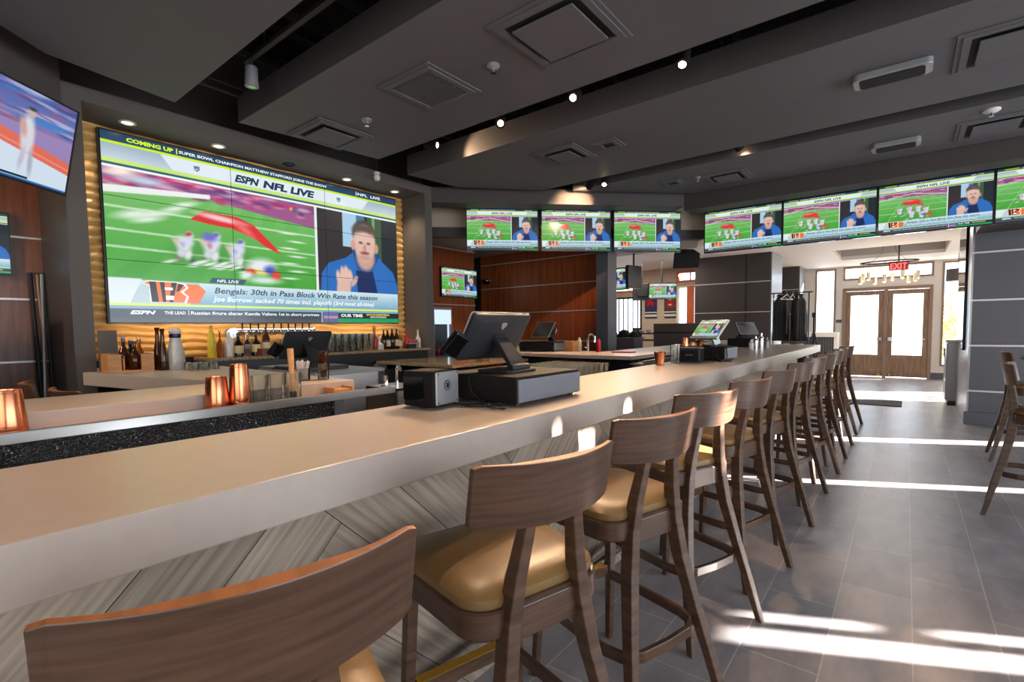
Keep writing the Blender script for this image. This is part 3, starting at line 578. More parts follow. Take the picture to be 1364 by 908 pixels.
        p.text('Bengals: 30th in Pass Block Win Rate this season', .27, .9, .165, .212, (40, 70, 96), .2, .012); p.text('Joe Burrow: sacked 70 times incl. playoffs (3rd most all-time)', .27, .88, .118, .158, (240, 246, 250), .2, .012)
        p.text('ESPN', .05, .12, .042, .068, (236, 244, 250), .3, .05); p.text('THE LEAD | Russian figure skater Kamila Valieva 1st in short program', .14, .63, .042, .066, (225, 230, 235)); p.text('OUR TIME', .72, .82, .042, .066, (230, 236, 236), 0, .03); p.text('BAYLOR BASKETBALL', .84, .95, .045, .066, (236, 200, 70), 0, .03)
    return p
def courtgame(nx, ny):
    p = Pic(nx, ny); p.vgrad(0, 1, .42, 1.01, (150, 130, 180), (70, 90, 160))
    p.noise(0, 1, .5, 1.0, [(60, 110, 190), (180, 170, 210), (120, 90, 150), (200, 200, 230), (60, 60, 120), (40, 130, 210), (190, 90, 110)], 160, .08, .014, 8, .6)
    p.vgrad(0, 1, -.01, .56, (214, 226, 238), (196, 206, 222)); p.poly([(.4, .42), (1, .26), (1, .6), (.4, .6)], (150, 130, 180)); p.poly([(0, .5), (1, .22), (1, .36), (0, .66)], (222, 108, 88)); p.poly([(0, .52), (1, .27), (1, .29), (0, .54)], (232, 140, 120)); p.poly([(0, .5), (1, .22), (1, -.1), (0, -.1)], (208, 222, 236))
    p.ell(.68, .50, .045, .24, (214, 212, 220), .3, .05); p.ell(.645, .58, .022, .10, (205, 160, 150), .4, .3); p.ell(.69, .76, .026, .05, (200, 170, 160), .3); p.ell(.69, .80, .028, .02, (60, 60, 70), .4); p.ell(.72, .22, .016, .14, (170, 176, 192), .5, .05); p.ell(.66, .24, .016, .12, (190, 190, 202), .5, -.15)
    p.rect(0, 1, -.01, .035, (40, 92, 160)); p.rect(0, .72, .035, .055, (20, 30, 50)); p.rect(0, 1, .02, .03, (150, 200, 235))
    return p
def television(label, w, loc, rz, me, rx=0, group=None, th=.05, mount=True, name='television', rest=.012):
    h = w * 9 / 16; t = thing(name, label, 'television', loc, rz, group, rx)
    b = MB(); b.box(-w / 2 - rest, w / 2 + rest, .003, th, -h / 2 - rest * 1.4, h / 2 + rest); b.build('casing', K['blackg'], t, bevel=.004)
    b = MB(); f = rest
    b.box(-w / 2 - f, w / 2 + f, -.004, .003, h / 2, h / 2 + f); b.box(-w / 2 - f, w / 2 + f, -.004, .003, -h / 2 - f * 1.4, -h / 2); b.box(-w / 2 - f, -w / 2, -.004, .003, -h / 2, h / 2); b.box(w / 2, w / 2 + f, -.004, .003, -h / 2, h / 2); b.build('bezel', K['blackp'], t)
    s = bpy.data.objects.new('screen', me); COL.objects.link(s); s.parent = t
    if mount: MB().box(-.15, .15, th, th + .12, -.12, .12).build('wall_bracket', K['blackp'], t)
    return t

# ---- the video wall: nine panels, each with its own cut of the picture
VW, VH = 3.12, 1.64
bigme = broadcast(420, 236, True).mesh(VW, VH)
t = thing('video_wall', 'large nine-panel video wall showing football and a man in a blue jacket', 'video wall', (-5.40, 1.223 + VW / 2, 1.463 + VH / 2), R(90))
MB().box(-VW / 2 - .012, VW / 2 + .012, .012, .07, -VH / 2 - .012, VH / 2 + .012).build('mounting_frame', K['blackp'], t)
for i in range(3):
    for j in range(3):
        x0, x1 = -VW / 2 + VW / 3 * i, -VW / 2 + VW / 3 * (i + 1); z0, z1 = -VH / 2 + VH / 3 * j, -VH / 2 + VH / 3 * (j + 1); g = .0022
        bm = bmesh.new(); bm.from_mesh(bigme)
        for co, no in (((x0 + g, 0, 0), (-1, 0, 0)), ((x1 - g, 0, 0), (1, 0, 0)), ((0, 0, z0 + g), (0, 0, -1)), ((0, 0, z1 - g), (0, 0, 1))):
            bmesh.ops.bisect_plane(bm, geom=bm.verts[:] + bm.edges[:] + bm.faces[:], plane_co=co, plane_no=no, clear_outer=True)
        me = bpy.data.meshes.new('screen'); bm.to_mesh(me); bm.free(); me.materials.clear(); me.materials.append(K['screen'])
        pn = MB().box(x0, x1, .001, .012, z0, z1).build('panel', K['blackg'], t); s = bpy.data.objects.new('screen', me); COL.objects.link(s); s.parent = pn
lamp('AREA', 'under_screen_led', (-5.30, 2.8, 1.44), 4.5, (1, .76, .52), target=(-5.46, 2.8, 1.2), shape='RECTANGLE', size=3.0, size_y=.03)
# ---- televisions
TW = 1.045; small = broadcast(224, 126, False).mesh(TW, TW * 9 / 16)
for k, lab in enumerate(('leftmost of the three televisions on the angled corner wall', 'middle of the three televisions on the angled corner wall', 'rightmost of the three televisions on the angled corner wall')):
    a, b = [(-5.093, 5.357), (-4.316, 6.134), (-3.52, 6.93), (-2.745, 7.705)][k:k + 2]
    television(lab, TW, ((a[0] + b[0]) / 2, (a[1] + b[1]) / 2, 2.826), R(45), small, group='televisions on the angled corner wall')
for k, lab in enumerate(('leftmost wall television above the charcoal clad block', 'second television from the left above the entry opening', 'television above the entry doors and hanging light', 'television above the slate pillar cut by the right picture edge', )):
    television(lab, TW, (-1.932 + k * 1.073, 7.9, 2.795), R(0), small, group='televisions over the entry opening')
lt = television('big tilted television at far left showing a basketball player', 1.035, (-4.42, .51, 2.665), R(130), courtgame(224, 126).mesh(1.035, 1.035 * 9 / 16), rx=R(12.5))
wt = .88; smallb = small.copy(); smallb.transform(Matrix.Scale(wt / TW, 4))
television('television on the mahogany wall beyond the video wall', wt, (-6.255, 6.42, 2.19), R(90), smallb, mount=False)
television('small television low on the dark wood wall at the left edge', wt, (-5.945, .255, 2.13), R(90), smallb, mount=False)
hw = .62; smallc = small.copy(); smallc.transform(Matrix.Scale(hw / TW, 4))
# televisions hung in the far dining room, seen past the column
def hung(label, x, y, z, rz, ry, w, me, drop):
    t = television(label, w, (x, y, z), rz, me, mount=False, rx=R(8), th=.07)
    MB().cyl((0, .06, .0), (0, .06 + .1, drop), .018, n=8).build('ceiling_pole', K['blackp'], t); return t
hung('narrow hung television beside the grey column showing the man in blue', -4.62, 9.0, 2.31, R(-8), 0, .72, (lambda m_: (m_.transform(Matrix.Scale(.72 / TW, 4)), m_)[1])(small.copy()), .6)
hung('tilted hung television in front of the orange letter banner', -4.42, 11.2, 2.19, R(40), 0, hw, smallc, .75)
t = thing('television', 'black back of a hung television left of the tilted one', 'television', (-4.97, 11.3, 2.2), R(25))
MB().box(-.22, .22, -.04, .04, -.2, .2).build('casing', K['blackp'], t, bevel=.01); MB().cyl((0, 0, .2), (0, 0, .7), .018, n=8).build('ceiling_pole', K['blackp'], t); MB().box(-.1, .1, -.08, -.04, -.1, .1).build('wall_bracket', K['blackp'], t)
t = thing('loudspeaker', 'black wedge loudspeaker hanging near the far room ceiling', 'speaker', (-3.35, 9.6, 2.66), R(30))
m = MB(); m.prism([(-.24, -.14), (.24, -.14), (.17, .16), (-.17, .16)], -.14, .14); m.build('cabinet', K['cloth'], t, bevel=.01, rot=(R(25), 0, 0)); MB().cyl((0, 0, .1), (0, 0, .24), .03, n=8).build('bracket', K['blackp'], t)
t = thing('television', 'black back of a television beside the narrow hung one', 'television', (-4.15, 9.05, 2.33), R(75)); MB().box(-.2, .2, -.035, .035, -.22, .22).build('casing', K['blackp'], t, bevel=.01); MB().cyl((0, 0, .2), (0, 0, .5), .018, n=8).build('ceiling_pole', K['blackp'], t)

# ------------------------------------------------------------------ things in and on the ceiling
def vent(label, x, y, s, z=3.2, kind='plate'):
    t = thing('ceiling_vent', label, 'vent', (x, y, z)); h = s / 2
    m = MB()
    for q, (a, b) in enumerate(((h, h - .04), (h - .03, h - .075))):
        zz = -.012 if q == 0 else -.02
        m.box(-a, a, -a, -b, zz, 0); m.box(-a, a, b, a, zz, 0); m.box(-a, -b, -b, b, zz, 0); m.box(b, a, -b, b, zz, 0)
    m.build('frame', K['ceil'], t, bevel=.003)
    MB().box(-h + .04, h - .04, -h + .04, h - .04, -.004, -.001).build('duct_opening', K['deck'], t)
    if kind == 'plate': MB().box(-h + .115, h - .115, -h + .115, h - .115, -.035, -.022).build('plate', K['ceil'], t, bevel=.004)
    else:
        m = MB(); n = 22
        for k in range(n): yy = -h + .05 + (2 * h - .1) * k / n; m.box(-h + .05, h - .05, yy, yy + .012, -.014, -.004)
        m.build('slats', K['ceil'], t)
    return t
vent('large square plate vent nearest the camera', -1.72, 2.69, .66); vent('fine slatted square return grille between two plate vents', -2.89, 2.68, .56, kind='slat'); vent('square plate vent just above the video wall', -4.27, 2.69, .56)
vent('square plate vent left of the ceiling lamp row', -2.88, 4.58, .5); vent('small slatted grille beside a plate vent', -2.38, 4.6, .26, kind='slat'); vent('small slatted grille above the angled wall televisions', -2.37, 6.32, .26, kind='slat'); vent('square plate vent above the leftmost entry television', -1.76, 6.52, .5)
vent('square plate vent cut by the right picture edge', .52, 4.66, .62); vent('square plate vent in the last cloud at the right edge', .60, 6.5, .56)
def cspeaker(label, x, y, l):
    t = thing('ceiling_speaker', label, 'speaker', (x, y, 3.2)); MB().prism(rrect(-l / 2, l / 2, -.1, .1, .04), -.05, 0).build('housing', K['silverp'], t, bevel=.006)
    MB().prism(rrect(-l / 2 + .04, l / 2 - .04, -.08, .08, .03), -.056, -.05).build('grille', K['deck'], t); return t
cspeaker('oblong surface ceiling speaker nearer the camera', -.13, 4.63, .46); cspeaker('oblong surface ceiling speaker above the entry televisions', -.13, 6.45, .4)
def detector(label, x, y, r=.045, white=False):
    t = thing('smoke_detector', label, 'detector', (x, y, 3.2)); MB().lathe([(r, 0), (r, -.012), (r * .8, -.02), (r * .4, -.028)], n=16).build('base', K['silverp' if not white else 'lightc'], t, smooth=True); MB().lathe([(.012, -.028), (.01, -.05), (.02, -.052), (.02, -.056)], n=10).build('deflector', K['chrome'], t); return t
detector('small round sprinkler beside the largest plate vent', -2.3, 2.73); detector('small round sprinkler near the vent above the video wall', -3.73, 2.71); detector('small round white sensor near the right picture edge', .53, 6.02, .06, True); detector('tiny round sprinkler near the small far grille', -2.05, 6.3, .035)
# niche downlights
for k, y in enumerate((1.377, 2.089, 2.785, 3.489, 4.19)):
    t = thing('downlight', 'recessed downlight over the video wall, ' + ('leftmost of five', 'second from left', 'the unlit middle one', 'second from right', 'rightmost of five')[k], 'ceiling light', (-5.22, y, 3.149), group='downlights over the video wall')
    m = MB(); m.lathe([(.062, 0), (.062, -.006), (.045, -.008), (.042, -.001)], n=24); m.build('trim_ring', K['whitec'] if k != 2 else K['drawer'], t, smooth=True); MB().lathe([(.041, -.002), (.03, -.004)], n=20).build('lens', K['bulb2'] if k != 2 else K['blackg'], t)
    if k != 2: lamp('SPOT', 'downlight_beam', (-5.22, y, 3.13), 44, (1, .80, .55), target=(-5.25, y, 0), spot_size=R(110), spot_blend=.8, shadow_soft_size=.04)
# track in the slots with spot heads
def track(label, x0, x1, y, z):
    t = thing('lighting_track', label, 'lighting track', (0, y, z)); MB().box(x0, x1, -.018, .018, 0, .03).build('rail', K['duct'], t)
    x = x0 + .3
    while x < x1: MB().cyl((x, 0, .03), (x, 0, 4.3 - z), .006, n=6).build('hanger_rod', K['duct'], t); x += 1.5
    return t
track('black lighting track in the widest ceiling slot', -3.95, 3, 1.8, 3.38); track('black lighting track in the middle ceiling slot', -4.2, 3, 3.66, 3.42); track('black lighting track in the farthest ceiling slot', -3.3, 3, 5.7, 3.42)
def spot(label, x, y, z, aim, on=0, warm=(1, .66, .40), size=78):
    t = thing('track_spotlight', label, 'spotlight', (x, y, z)); d = (Vector(aim) - Vector((x, y, z - .1))).normalized(); c = Vector((0, 0, -.1))
    MB().cyl((0, 0, max(.02, 3.43 - z)), (0, 0, -.05), .012, n=8).build('stem', K['duct'], t)
    m = MB(); m.cyl(c - d * .07, c + d * .07, .042, .047, n=18); m.build('head', K['silverp'] if on == 0 else K['drawer'], t, smooth=True)
    MB().cyl(c + d * .0705, c + d * .0725, .027, n=18).build('lens', K['bulb'] if on else K['chrome'], t)
    if on: lamp('SPOT', 'spotlight_beam', tuple(Vector((x, y, z)) + c + d * .085), on, warm, target=aim, spot_size=R(size), spot_blend=.6, shadow_soft_size=.03)
    return t
spot('unlit grey spotlight hanging in the widest ceiling slot', -3.87, 1.8, 3.36, (-3.9, 1.8, 2)); spot('small spotlight washing the cloud edge in the middle slot above the video wall corner', -3.95, 3.66, 3.40, (-2.9, 4.2, 3.1), 26)
spot('glowing spotlight in the middle slot, leftmost of three', -3.0, 3.66, 3.39, (-1.1, 1.1, 1.0), 260); spot('glowing spotlight in the middle slot, centre of three', -2.2, 3.66, 3.39, (-1.5, .6, 1.0), 260); spot('glowing spotlight in the middle slot, rightmost of three', -1.3, 3.66, 3.39, (-1.2, 2.4, 1.0), 130)
spot('unlit spotlight in the farthest ceiling slot', -1.45, 5.70, 3.39, (-1.2, 6.4, 2.6), 14); spot('spotlight in the widest slot at the top picture edge', -1.95, 1.80, 3.36, (-1.6, .9, 1), 110)
spot('twin spotlight left head above the angled wall', -3.2, 5.70, 3.30, (-5.6, 7.4, 2.2), 110); spot('twin spotlight right head above the angled wall', -3.0, 5.70, 3.30, (-2.6, 4.2, .9), 330)
# ducts, joists and conduit seen through the slots
for k, (a, b, r, y) in enumerate(((-4.6, 3.5, .14, 1.62), (-4.4, 3.5, .11, 3.85))):
    t = thing('air_duct', ['black round duct in the widest ceiling slot', 'black round duct in the middle ceiling slot'][k], 'duct', (0, y, 3.8)); m = MB(); m.cyl((a, 0, 0), (b, 0, 0), r, n=20); m.build('pipe', K['duct'], t, smooth=True)
    for x in np.arange(a + .4, b, .9): MB().cyl((x, 0, 0), (x + .03, 0, 0), r + .012, n=20).build('joint_band', K['duct'], t)
for k, x in enumerate((-4.75, -3.9, -2.7, -1.4, .2, 1.8)):
    t = thing('ceiling_joist', 'black open web joist above the hung ceiling clouds', 'joist', (x, 0, 3.95), group='joists above the clouds')
    MB().box(-.03, .03, -3.5, 8.2, .25, .3).build('top_chord', K['duct'], t); MB().box(-.03, .03, -3.5, 8.2, -.1, -.06).build('bottom_chord', K['duct'], t)
    m = MB(); y = -3.4
    while y < 8: m.tube([(0, y, -.08), (0, y + .3, .27), (0, y + .6, -.08)], .012, 5); y += .6
    m.build('web', K['duct'], t)
for k, (a, b) in enumerate((((-4.8, 1.5, 3.5), (-4.8, 3.6, 3.5)), ((-4.9, 1.5, 3.62), (-4.9, 4.4, 3.62)))):
    t = thing('conduit', ['thin black conduit nearest the video wall header', 'upper black conduit above the video wall header'][k], 'conduit', a); d = Vector(b) - Vector(a)
    MB().tube([(0, 0, 0), tuple(d / 2), tuple(d)], .014, 8).build('pipe', K['duct'], t, smooth=True)
    for q in (0.02, .5, .98): MB().cyl(tuple(d * q), (d.x * q, d.y * q, 4.3 - a[2]), .005, n=6).build('hanger_rod', K['duct'], t)
t = thing('security_camera', 'small white security camera above the video wall corner', 'camera', (-4.82, 3.62, 3.12)); MB().lathe([(.035, .06), (.035, .04), (.02, .03)], n=14).build('mount', K['whitec'], t, smooth=True); MB().lathe([(.001, -.04), (.025, -.033), (.036, -.01), (.036, .012), (.02, .03)], n=16).build('dome', K['whitec'], t, smooth=True); MB().cyl((0, 0, .06), (0, 0, 1.18), .006, n=8).build('cable', K['blackp'], t)
t = thing('dome_camera', 'dark dome camera in the corner of the mahogany wall', 'camera', (-6.38, 7.28, 2.28)); MB().lathe([(.001, -.07), (.05, -.05), (.07, -.01), (.07, .02), (.04, .04)], n=18).build('dome', K['blackg'], t, smooth=True); MB().cyl((0, 0, .0), (0, .12, .03), .02, n=8).build('bracket', K['silverp'], t)

# ------------------------------------------------------------------ the long bar
tag(MB().box(-1.58, -1.0, -1.6, 8.72, .97, 1.07).build('bar_countertop', K['quartz'], bevel=.004), 'long beige quartz bar top running from the foreground to the entry', 'countertop')
t = thing('bar_counter', 'long bar front clad in grey wood-look herringbone tile', 'bar', (0, 0, 0))
MB().box(-1.52, -1.285, -1.6, 8.6, 0, .97).build('carcass', K['drawer'], t)
MB().box(-1.52, -1.275, 8.6, 8.615, 0, .97).build('end_panel', K['herring'], t)
# herringbone planks clipped to the front face
bm = bmesh.new(); uvl = bm.loops.layers.uv.new('UVMap'); cl = bm.loops.layers.float_color.new('tint'); rnd = random.Random(3)
Wp, Lp = .19, 1.14; g = .0012; c45 = math.sqrt(.5)
def plank(x0, x1, y0, y1, vert):
    pts = [(x0 + g, y0 + g), (x1 - g, y0 + g), (x1 - g, y1 - g), (x0 + g, y1 - g)]; q = [((a - b) * c45, (a + b) * c45) for a, b in pts]
    if max(p[0] for p in q) < -1.7 or min(p[0] for p in q) > 8.7 or max(p[1] for p in q) < 0 or min(p[1] for p in q) > .97: return
    vs = [bm.verts.new((-1.2845, p[0], p[1])) for p in q]; f = bm.faces.new(vs); k = rnd.uniform(.72, 1.12); ou, ov = rnd.uniform(0, 50), rnd.uniform(0, 50)
    for lp, (a, b) in zip(f.loops, pts):
        u, v = ((b, a) if vert else (a, b)); lp[uvl].uv = (u + ou, v + ov); lp[cl] = (k, k * rnd.uniform(.985, 1.0), k * .985, 1)
for i in range(-70, 90):
    for j in range(-14, 16):
        ox, oy = i * Wp + j * Lp, i * Wp - j * Lp
        plank(ox, ox + Lp, oy, oy + Wp, False); plank(ox, ox + Wp, oy + Wp, oy + Wp + Lp, True)
for co, no in (((0, 0, 0), (0, 0, -1)), ((0, 0, .969), (0, 0, 1)), ((0, -1.6, 0), (0, -1, 0)), ((0, 8.6, 0), (0, 1, 0))):
    bmesh.ops.bisect_plane(bm, geom=bm.verts[:] + bm.edges[:] + bm.faces[:], plane_co=co, plane_no=no, clear_outer=True)
me = bpy.data.meshes.new('tile_front'); bm.to_mesh(me); bm.free(); me.materials.append(K['herring']); o = bpy.data.objects.new('tile_front', me); COL.objects.link(o); o.parent = t
fr = thing('foot_rail', 'shiny chrome foot rail along the base of the long bar', 'foot rail', (-1.185, 0, .19))
MB().cyl((0, -1.6, 0), (0, 8.6, 0), .026, n=16).build('tube', K['chrome'], fr, smooth=True)
for k in range(8):
    y = -.9 + 1.3 * k; MB().tube([(-.095, y, .03), (-.05, y, .02), (0, y, 0)], .014, 8).build('bracket', K['chrome'], fr, smooth=True)

# ---- the L-shaped run behind the well, with steel drink rail
def slab(name, poly, z0, z1, m, label, bevel=.004): return tag(MB().prism(poly, z0, z1).build(name, m, bevel=bevel), label, 'countertop')
slab('bar_countertop', [(-3.18, -1.6), (-2.62, -1.6), (-2.62, 1.76), (-5.46, 1.86), (-5.46, 1.04), (-4.985, 1.04), (-4.985, .94), (-3.18, 1.27)], .97, 1.07, K['quartz'], 'L-shaped quartz bar top meeting the video wall at its left')
t = thing('bar_counter', 'inner bar run with black embossed panel below the steel rail', 'bar', (0, 0, 0))
lamp('POINT', 'added_panel_glint_light', (-1.68, .85, .60), 20, (.9, .95, 1), shadow_soft_size=.05)  # unseen lamp added so the embossed panel glints towards the camera
MB().box(-3.05, -2.66, -1.6, 1.7, 0, .968).build('carcass', K['drawer'], t); MB().prism([(-5.38, 1.35), (-3.06, 1.4), (-3.06, 1.7), (-5.38, 1.78)], 0, .968).build('carcass', K['slate2'], t)
MB().box(-2.66, -2.60, -1.6, 1.61, .12, .965).build('embossed_panel', K['blacktex'], t); MB().box(-2.67, -2.61, 1.61, 1.68, 0, .965).build('end_post', K['slate'], t)
t = thing('drink_rail', 'brushed steel drink rail on the inner edge of the L-shaped bar', 'drink rail', (0, 0, 0))
MB().box(-2.618, -2.50, -1.6, 1.96, .995, 1.0).build('tray', K['orange_wood'], t)
m = MB(); m.box(-2.515, -2.49, -1.6, 1.96, .978, 1.02); m.box(-2.618, -2.5, -1.6, 1.96, .978, .995); m.box(-2.618, -2.49, 1.95, 1.965, .978, 1.02); m.build('lip', K['steel'], t, bevel=.003)
# sink stretch beyond the rail
t = thing('hand_sink', 'small steel sink with tap beyond the end of the drink rail', 'sink', (-2.62, 2.08, .9)); m = MB(); m.box(-.2, .12, -.1, .16, .08, .1); m.box(-.2, .12, -.1, -.085, -.1, .1); m.box(-.2, .12, .145, .16, -.1, .1); m.box(-.2, -.185, -.1, .16, -.1, .1); m.box(.105, .12, -.1, .16, -.1, .1); m.build('basin', K['steel'], t, bevel=.003)
MB().tube([(-.12, .1, .1), (-.12, .1, .2), (-.08, .08, .23), (-.02, .05, .2)], .01, 8).build('tap', K['chrome'], t, smooth=True); MB().cyl((-.15, .03, .1), (-.15, .03, .16), .015, n=10).build('handle', K['chrome'], t)
t = thing('steel_bin', 'pale steel container standing low behind the bar', 'container', (-2.2, 1.98, .55)); m = MB(); m.box(-.14, .14, -.1, .1, 0, .25); m.build('body', K['silverp'], t, bevel=.01); MB().tube([(-.1, -.1, .2), (0, -.15, .24), (.1, -.1, .2)], .006, 6).build('handle', K['chrome'], t)
MBs = MB(); MBs.box(-.12, .12, -.1, .1, 0, .5); tag(MBs.build('shelf_stand', K['drawer'], loc=(-2.2, 1.98, .04)), 'dark stand under the pale steel container', 'stand')
# steel POS stand, granite back-bar island, granite shelf
t = thing('steel_cabinet', 'brushed steel cabinet carrying the angled order screen', 'cabinet', (-3.72, 2.2, 0)); MB().box(-.38, .38, -.27, .27, 0, 1.04).build('body', K['steel'], t, bevel=.004); MB().box(-.36, .36, -.285, -.27, .1, .95).build('door', K['steel'], t, bevel=.003); MB().box(-.45, .42, -.3, .3, 1.04, 1.065).build('top', K['silverp'], t, bevel=.003)
t = thing('back_bar_island', 'back bar island with speckled granite top and black open front', 'counter', (0, 0, 0))
MB().prism([(-4.95, 3.63), (-3.66, 3.63), (-3.66, 4.95), (-4.95, 4.6)], .965, 1.0).build('granite_top', K['granite'], t, bevel=.004); MB().box(-4.9, -3.72, 3.72, 4.5, 0, .9).build('cabinet', K['blackp'], t); MB().box(-4.9, -3.72, 3.69, 3.72, .72, .735).build('shelf', K['steel'], t); MB().box(-4.98, -4.9, 3.62, 3.75, 0, .965).build('end_post', K['silverp'], t)
MB().box(-3.66, -3.35, 3.7, 5.0, .90, .93).build('lower_shelf', K['orange_wood'], t)
t = thing('bottle_shelf', 'long granite shelf under the video wall holding bottles', 'shelf', (0, 0, 0)); MB().box(-5.46, -4.93, 1.87, 4.49, 1.10, 1.13).build('granite_top', K['granite'], t, bevel=.003); MB().box(-5.46, -5.0, 1.87, 4.49, 0, 1.10).build('cabinet', K['blackp'], t)
# right-hand run
slab('bar_countertop', [(-2.95, 4.75), (-2.2, 4.75), (-2.2, 10), (-2.95, 10)], 1.03, 1.07, K['quartz'], 'quartz top of the far inner bar run beyond the glass rack')
slab('bar_countertop', [(-4.3, 4.95), (-2.95, 4.75), (-2.95, 5.55), (-4.3, 5.75)], 1.03, 1.07, K['quartz'], 'short quartz wing carrying the order screen by the mahogany wall')
t = thing('bar_counter', 'dark inner bar run under the far quartz top', 'bar', (0, 0, 0)); MB().box(-2.85, -2.3, 4.9, 9.9, 0, 1.03).build('carcass', K['drawer'], t); MB().box(-2.3, -2.25, 4.9, 9.9, .2, 1.0).build('embossed_panel', K['blacktex'], t); MB().prism([(-4.2, 5.1), (-2.85, 5.0), (-2.85, 5.4), (-4.2, 5.6)], 0, 1.03).build('carcass', K['blackp'], t)
t = thing('drink_rail', 'brushed steel drink rail along the far inner bar run', 'drink rail', (0, 0, 0)); m = MB(); m.box(-2.2, -2.05, 4.7, 9.9, .99, 1.0); m.box(-2.06, -2.04, 4.7, 9.9, .99, 1.03); m.build('lip', K['steel'], t)

# ------------------------------------------------------------------ bar stools
def make_stool(label):
    t = thing('bar_stool', label, 'bar stool', (0, 0, 0), 0, 'walnut stools along the bar')
    # seat: padded cushion on a wooden apron
    def sq(x0, x1, w0, w1, r, z, n=8):
        out = []
        for cx, cy, a in ((x1 - r, w1 - r, 0), (x0 + r, w0 - r, 90), (x0 + r, -w0 + r, 180), (x1 - r, -w1 + r, 270)):
            for i in range(n + 1): q = R(a + 90 * i / n); out.append((cx + r * math.cos(q), cy + r * math.sin(q), z))
        return out
    m = MB(); m.loft([sq(-.21, .20, .225, .205, .075, .665), sq(-.215, .205, .23, .21, .08, .672), sq(-.215, .205, .23, .21, .08, .728), sq(-.21, .20, .225, .205, .075, .733)]); m.build('seat_frame', K['walnut_h'], t, smooth=True)
    m = MB(); m.loft([sq(-.208, .19, .222, .202, .075, .730), sq(-.213, .195, .227, .207, .08, .742), sq(-.212, .194, .226, .206, .08, .757), sq(-.198, .18, .212, .192, .085, .772), sq(-.15, .14, .165, .15, .09, .780), sq(-.07, .07, .08, .07, .06, .784)]); m.build('seat', K['vinyl'], t, smooth=True)
    for s in (-1, 1):
        # rear leg that becomes the back post: narrow at the top, splayed at the floor
        P_ = [(.335, .235, 0), (.295, .205, .18), (.25, .165, .38), (.215, .13, .56), (.203, .108, .70), (.208, .092, .80), (.222, .075, .90), (.240, .062, 1.0)]
        Wd = [(.030, .030), (.034, .036), (.036, .044), (.038, .05), (.038, .05), (.034, .044), (.032, .036), (.028, .026)]
        rings = []
        for (x, y, z), (a, b) in zip(P_, Wd): rings.append([(x + b / 2, s * y - a / 2, z), (x + b / 2, s * y + a / 2, z), (x - b / 2, s * y + a / 2, z), (x - b / 2, s * y - a / 2, z)])
        MB().loft(rings).build('leg', K['walnut'], t, bevel=.004)
        rings = []
        for x, y, z, a in ((-.205, .205, 0, .026), (-.19, .195, .3, .032), (-.175, .18, .67, .036)): rings.append([(x + a / 2, s * y - a / 2, z), (x + a / 2, s * y + a / 2, z), (x - a / 2, s * y + a / 2, z), (x - a / 2, s * y - a / 2, z)])
        MB().loft(rings).build('leg', K['walnut'], t, bevel=.004)
    MB().box(.185, .208, -.10, .10, .645, .725).build('rear_rail', K['walnut_h'], t, bevel=.003)
    # bent stretcher hoop
    m = MB(); m.rail([(-.19, -.19, .30), (.0, -.195, .30), (.17, -.195, .30), (.235, -.175, .30), (.262, -.12, .30), (.268, 0, .30), (.262, .12, .30), (.235, .175, .30), (.17, .195, .30), (0, .195, .30), (-.19, .19, .30)], (.018, .038)); m.build('stretcher', K['walnut_h'], t, bevel=.003)
    f = MB().box(-.205, -.182, -.19, .19, .30, .345).build('footrest', K['walnut'], t, bevel=.003); MB().box(-.21, -.178, -.165, .165, .345, .349).build('brass_plate', K['brass'], f)
    # curved backrest: outer face convex, concave towards the sitter; lighter cut edge on top
    n = 24; m = MB(); rings = []
    for i in range(n + 1):
        u = -1 + 2 * i / n; y = .212 * u; xo = .262 - .058 * u * u; th = .015 + .016 * max(0, 1 - (u / .62) ** 2) ** 1.0; xi = xo - th
        zt = 1.078 + .004 * u * u; zb = .925 + .012 * u * u
        if abs(u) > .97: zt -= .006; zb += .006
        lean = .022
        rings.append([(xo + lean, y, zt), (xi + lean, y, zt), (xi - .004, y, zb), (xo - .004, y, zb)])
    m.loft(rings); top = []
    for k, f_ in enumerate(m.f):
        if k < 4 * n and k % 4 == 0: m.m[k] = 1
    m.build('backrest', [K['walnut_h'], K['walnut_edge']], t, bevel=.0025)
    return t
ROT = R(-16)
centers = [(-.607, .27), (-.63, .95), (-.63, 1.60), (-.668, 2.27), (-.632, 2.92), (-.622, 3.65), (-.624, 4.49), (-.61, 5.17), (-.60, 5.85), (-.60, 6.56), (-.60, 7.26), (-.60, 8.06)]
slab_ = ['nearest walnut bar stool, its back filling the bottom left corner', 'second walnut bar stool from the camera, broad tan seat in full view', 'third walnut bar stool from the camera, along the bar', 'fourth walnut bar stool from the camera, sunlit on its seat and right rear leg', 'fifth walnut bar stool from the camera', 'sixth walnut bar stool from the camera', 'seventh walnut bar stool from the camera', 'fifth walnut bar stool from the entry end of the bar', 'fourth walnut bar stool from the entry end of the bar', 'third walnut bar stool from the entry end of the bar', 'last but one walnut bar stool by the entry end, lit golden', 'last walnut bar stool at the entry end of the bar']
base = make_stool(slab_[0]); rr = random.Random(2); cr, sr = math.cos(ROT), math.sin(ROT)
for k, (cx, cy) in enumerate(centers):
    a = ROT + R([0, 0, -1, -5, 1, 0, 1, -1, 1, 0, 2, -1][k]); ca, sa = math.cos(a), math.sin(a); pos = (cx - .24 * ca, cy - .24 * sa, 0)
    if k == 0: base.location = pos; base.rotation_euler = (0, 0, a)
    else: dup(base, pos, a, slab_[k])
for lab, pos, a in (('walnut stool at the round table by the right edge, nearer one', (.83, 5.0, 0), R(172)), ('walnut stool at the round table by the right edge, farther one', (1.03, 6.95, 0), R(178))):
    dup(base, pos, a, lab, 'stools at the round high table')
